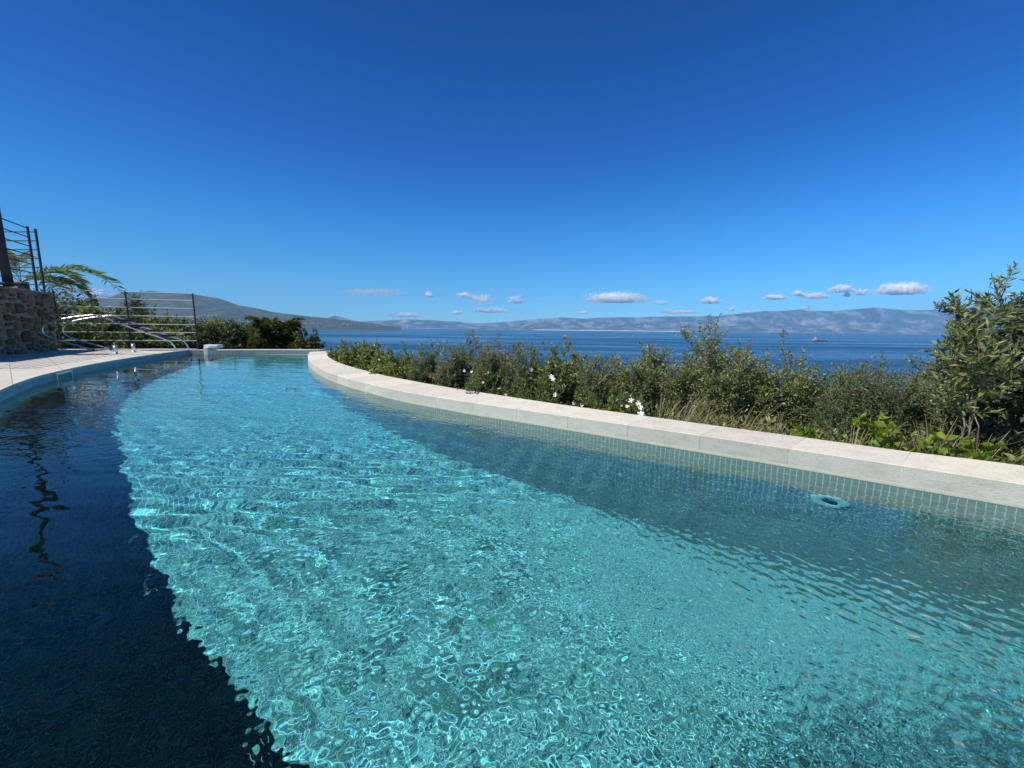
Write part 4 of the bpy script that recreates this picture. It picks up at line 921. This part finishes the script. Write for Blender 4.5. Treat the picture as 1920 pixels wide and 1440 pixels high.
# cantilever parasol on the upper terrace: leaning dark pole seen at the left edge, arms above the picture
pp = at(18, 545, 7.9); pz = top
e = empty('garden_parasol', (pp.x, pp.y, pz), 'thick dark parasol pole standing on the stone wall at the very left edge', 'parasol')
MB().tube([(0, 0, -0.02), (-0.02, 0.0, 0.5), (-0.03, 0, 2.6), (0.0, -0.02, 3.6)], [0.075, 0.065, 0.06, 0.055], 14).build('pole', M['iron'], e, True)
MB().tube([(0.0, -0.02, 3.5), (-0.8, -0.3, 3.9), (-1.8, -0.6, 3.9)], [0.05, 0.045, 0.04], 10).build('arm', M['iron'], e, True)
m = MB(); V = []
for k in range(9): m.tube([(-1.8, -0.6, 3.9), (-1.8 + 0.10 * math.cos(k * 0.7), -0.6 + 0.10 * math.sin(k * 0.7), 3.2), (-1.8 + 0.16 * math.cos(k * 0.7), -0.6 + 0.16 * math.sin(k * 0.7), 2.3)], [0.04, 0.10, 0.03], 8)
m.build('folded_canopy', M['iron'], e, True)
MB().box((0, 0, 0.03), (0.34, 0.34, 0.04), None, 0.01).build('base_plate', M['iron'], e)

# folded pool ladder, swung up onto the deck
A0 = Vector((-8.46, 9.88, CZ)); u = Vector((-0.90, -0.43, 0)).normalized(); wv = Vector((-0.02, 0.42, 0))
prof = [(-0.03, -0.10), (-0.03, 0.02), (0.0, 0.14), (0.07, 0.23), (0.17, 0.29), (0.45, 0.415), (0.8, 0.57), (1.15, 0.735), (1.34, 0.825), (1.41, 0.84), (1.52, 0.82), (1.8, 0.77), (2.05, 0.70), (2.2, 0.63), (2.28, 0.53), (2.28, 0.42), (2.2, 0.33), (2.05, 0.25), (1.75, 0.13), (1.5, 0.03)]
lad = empty('pool_ladder', tuple(A0), 'polished steel pool ladder swung up onto the deck at the pool corner', 'pool ladder')
sp_ = spline(np.array(prof), 60)
for k in (0, 1):
    e_ = wv * k; MB().tube([u * s_ + e_ + Vector((0, 0, z)) for s_, z in sp_], 0.019, 12).build('handrail', M['steel'], lad, True)
    MB().tube([u * 1.5 + e_ + Vector((0, 0, 0.035)), u * 1.46 + e_ + Vector((0, 0, 0.02))], 0.026, 12).build('end_cap', M['tread'], lad)
for sC, zC in ((0.30, 0.30), (0.55, 0.42), (0.82, 0.54), (1.10, 0.66)):
    c = u * sC + wv * 0.5 + Vector((0, 0, zC + 0.065)); rot = Matrix.Rotation(math.atan2(wv.y, wv.x), 3, 'Z')
    MB().box(tuple(c), (0.40, 0.09, 0.035), rot, 0.01) if False else None
    m = MB(); m.box((0, 0, 0), (0.42, 0.20, 0.055), rot, 0.014); bmesh.ops.translate(m.bm, vec=c, verts=m.bm.verts[:]); m.build('tread', M['tread'], lad)
for i, (px, py) in enumerate(((217.5, 664.5), (251, 660.5))):
    d = ray(px, py); t = (CZ - H) / d.z; loc = Vector((d.x * t, t, CZ))
    e = empty('ladder_anchor', tuple(loc), 'short steel ladder socket standing on the deck, ' + ('nearer one left' if i == 0 else 'farther one right'), 'anchor', 'steel sockets on the deck')
    MB().tube([(0, 0, 0), (0, 0, 0.19)], 0.032, 16).build('tube', M['steel'], e, True)
    MB().tube([(0, 0, 0.0), (0, 0, 0.012)], 0.075, 20).build('flange', M['steel'], e)
    MB().tube([(0, 0, 0.188), (0, 0, 0.196)], 0.036, 16).build('cap', M['plastic_w'], e)
# white pool alarm hooked over the far coping
d = ray(390, 657); t = 9.98; loc = Vector((d.x * t, t + 0.02, CZ))
al = empty('pool_alarm', tuple(loc), 'white plastic device hooked over the far edge of the pool, arm in the water', 'pool device')
MB().box((0.04, 0.12, 0.10), (0.36, 0.20, 0.09), None, 0.02).build('housing', M['plastic_w'], al)
MB().box((-0.06, 0.20, 0.03), (0.16, 0.18, 0.055), None, 0.01).build('foot', M['plastic_w'], al)
MB().box((-0.03, -0.02, -0.03), (0.12, 0.07, 0.24), None, 0.02).box((-0.05, -0.03, -0.20), (0.08, 0.06, 0.18), None, 0.015).build('immersion_arm', M['plastic_w'], al)
# skimmer opening in the left wall
def Lat(y): 
    k = int(np.argmin(np.abs(Lin[:, 1] - y))); T = Lin[min(k + 1, 399)] - Lin[k - 1]; T = T / np.linalg.norm(T); return Vector((Lin[k][0], Lin[k][1], 0)), Vector((T[0], T[1], 0))
P_, T_ = Lat(5.42); n_in = Vector((T_.y, -T_.x, 0)) 
sk = empty('skimmer', (0, 0, 0), 'white framed skimmer opening in the left pool wall at the waterline', 'skimmer')
sk.matrix_world = Matrix.Translation(P_ + n_in * 0.012) @ Matrix((T_, -n_in, Vector((0, 0, 1)))).transposed().to_4x4()
m = MB(); w_, h_, b_ = 0.50, 0.125, 0.018; zc = 0.012
m.box((0, 0, zc + h_ / 2), (w_, 0.02, b_)).box((0, 0, zc - h_ / 2), (w_, 0.02, b_)).box((-w_ / 2 + b_ / 2, 0, zc), (b_, 0.018, h_ - b_)).box((w_ / 2 - b_ / 2, 0, zc), (b_, 0.018, h_ - b_)); m.build('frame', M['mint'], sk)
M['flap'] = simple('skimmer_flap', (0.12, 0.22, 0.19), 0.5); MB().box((0, 0.004, zc), (w_ - 2 * b_, 0.006, h_ - b_)).build('flap', M['flap'], sk)
# return inlets set in the wall below the water
def under(px, py, path):
    """where the refracted sight line of a photo pixel meets a wall"""
    d = ray(px, py).normalized(); p0 = Vector((0, 0, H)) + d * (-H / d.z); hx, hy = d.x / 1.333, d.y / 1.333; dz = -math.sqrt(1 - hx * hx - hy * hy)
    best = None
    for k in range(1, 400):
        q_ = p0 + Vector((hx, hy, dz)) * (k * 0.01); dd_ = np.hypot(path[:, 0] - q_.x, path[:, 1] - q_.y); i = int(dd_.argmin())
        if best is None or dd_[i] < best[0]: best = (dd_[i], i, q_.z)
    i = min(max(best[1], 1), len(path) - 2); T = Vector((path[i + 1][0] - path[i - 1][0], path[i + 1][1] - path[i - 1][1], 0)).normalized()
    return Vector((path[i][0], path[i][1], best[2])), T
def inlet(px, py, path, rad, side, label, width=1.0):
    p_, T = under(px, py, path); p_.z = min(p_.z, -rad * 1.3); nn = Vector((T.y, -T.x, 0)) * side
    e = empty('return_inlet', tuple(p_), label, 'inlet', 'round inlets in the pool walls'); fr_ = Matrix((T, Vector((0, 0, 1)), -nn)).transposed().to_4x4(); e.matrix_world = Matrix.Translation(p_ + nn * 0.002) @ fr_
    bm = bmesh.new(); n8 = 20; secs = [(1.0, 0.0), (1.0, -0.004), (0.9, -0.009), (0.5, -0.009), (0.42, -0.004), (0.42, 0.0)]
    rings = [[bm.verts.new((rad * width * r_ * math.cos(k * 2 * math.pi / n8), rad * r_ * math.sin(k * 2 * math.pi / n8), z)) for (r_, z) in secs] for k in range(n8)]
    for k in range(n8):
        for j in range(5): bm.faces.new((rings[k][j], rings[(k + 1) % n8][j], rings[(k + 1) % n8][j + 1], rings[k][j + 1]))
    bmesh.ops.recalc_face_normals(bm, faces=bm.faces[:])
    me = bpy.data.meshes.new('flange'); bm.to_mesh(me); bm.free(); f_ = link('flange', me, M['mint'], e, True); f_.cycles.is_caustics_receiver = True
    t_ = MB().tube([(0, 0, 0.0), (0, 0, -0.004)], rad * 0.42, 16).build('nozzle', M['iron'], e)
inlet(1550, 939, Rin, 0.080, -1, 'large pale round inlet ring just under the water in the near right wall')
inlet(690, 735, Rin, 0.05, -1, 'small pale inlet under the water in the far part of the right wall')
inlet(545, 677, spline(farP, 200), 0.09, 1, 'pale inlet under the water in the far wall, right one', 1.6)
inlet(445, 688, spline(farP, 200), 0.09, 1, 'pale inlet under the water in the far wall, left one', 1.6)
# twigs and blossoms lying about
for i, (px, py, z, L_, mt, lb) in enumerate([(533, 672, 0.006, 0.34, 'bark', 'dark leafy twig floating by the far end of the pool'), (548, 730, 0.006, 0.16, 'bark', 'thin dark twig floating in the far middle of the pool'), (885, 738, CZ + 0.004, 0.13, 'purple', 'fallen purple sprig lying on the pool coping')]):
    d = ray(px, py); t = (z - H) / d.z; e = empty('fallen_twig', (d.x * t, t, z), lb, 'twig')
    MB().tube([(-L_ / 2, 0, 0.002), (0, 0.02, 0.006), (L_ / 2, 0.0, 0.002)], [0.004, 0.004, 0.002], 6).build('stem', M['bark'], e)
    rng = np.random.default_rng(40 + i); nl_ = (14, 4, 16)[i]; u_ = rng.random(nl_) - 0.5
    V, Fc = leaf_arrays(np.stack([u_ * L_, 0.0 * u_, 0.004 + 0 * u_], 1), np.stack([rng.normal(size=nl_), rng.normal(size=nl_), 0.25 + 0 * u_], 1), 0.05 if i != 2 else 0.03, np.full(nl_, 0.018), rng)
    mesh_np('leaves', V, Fc, M[mt], e)
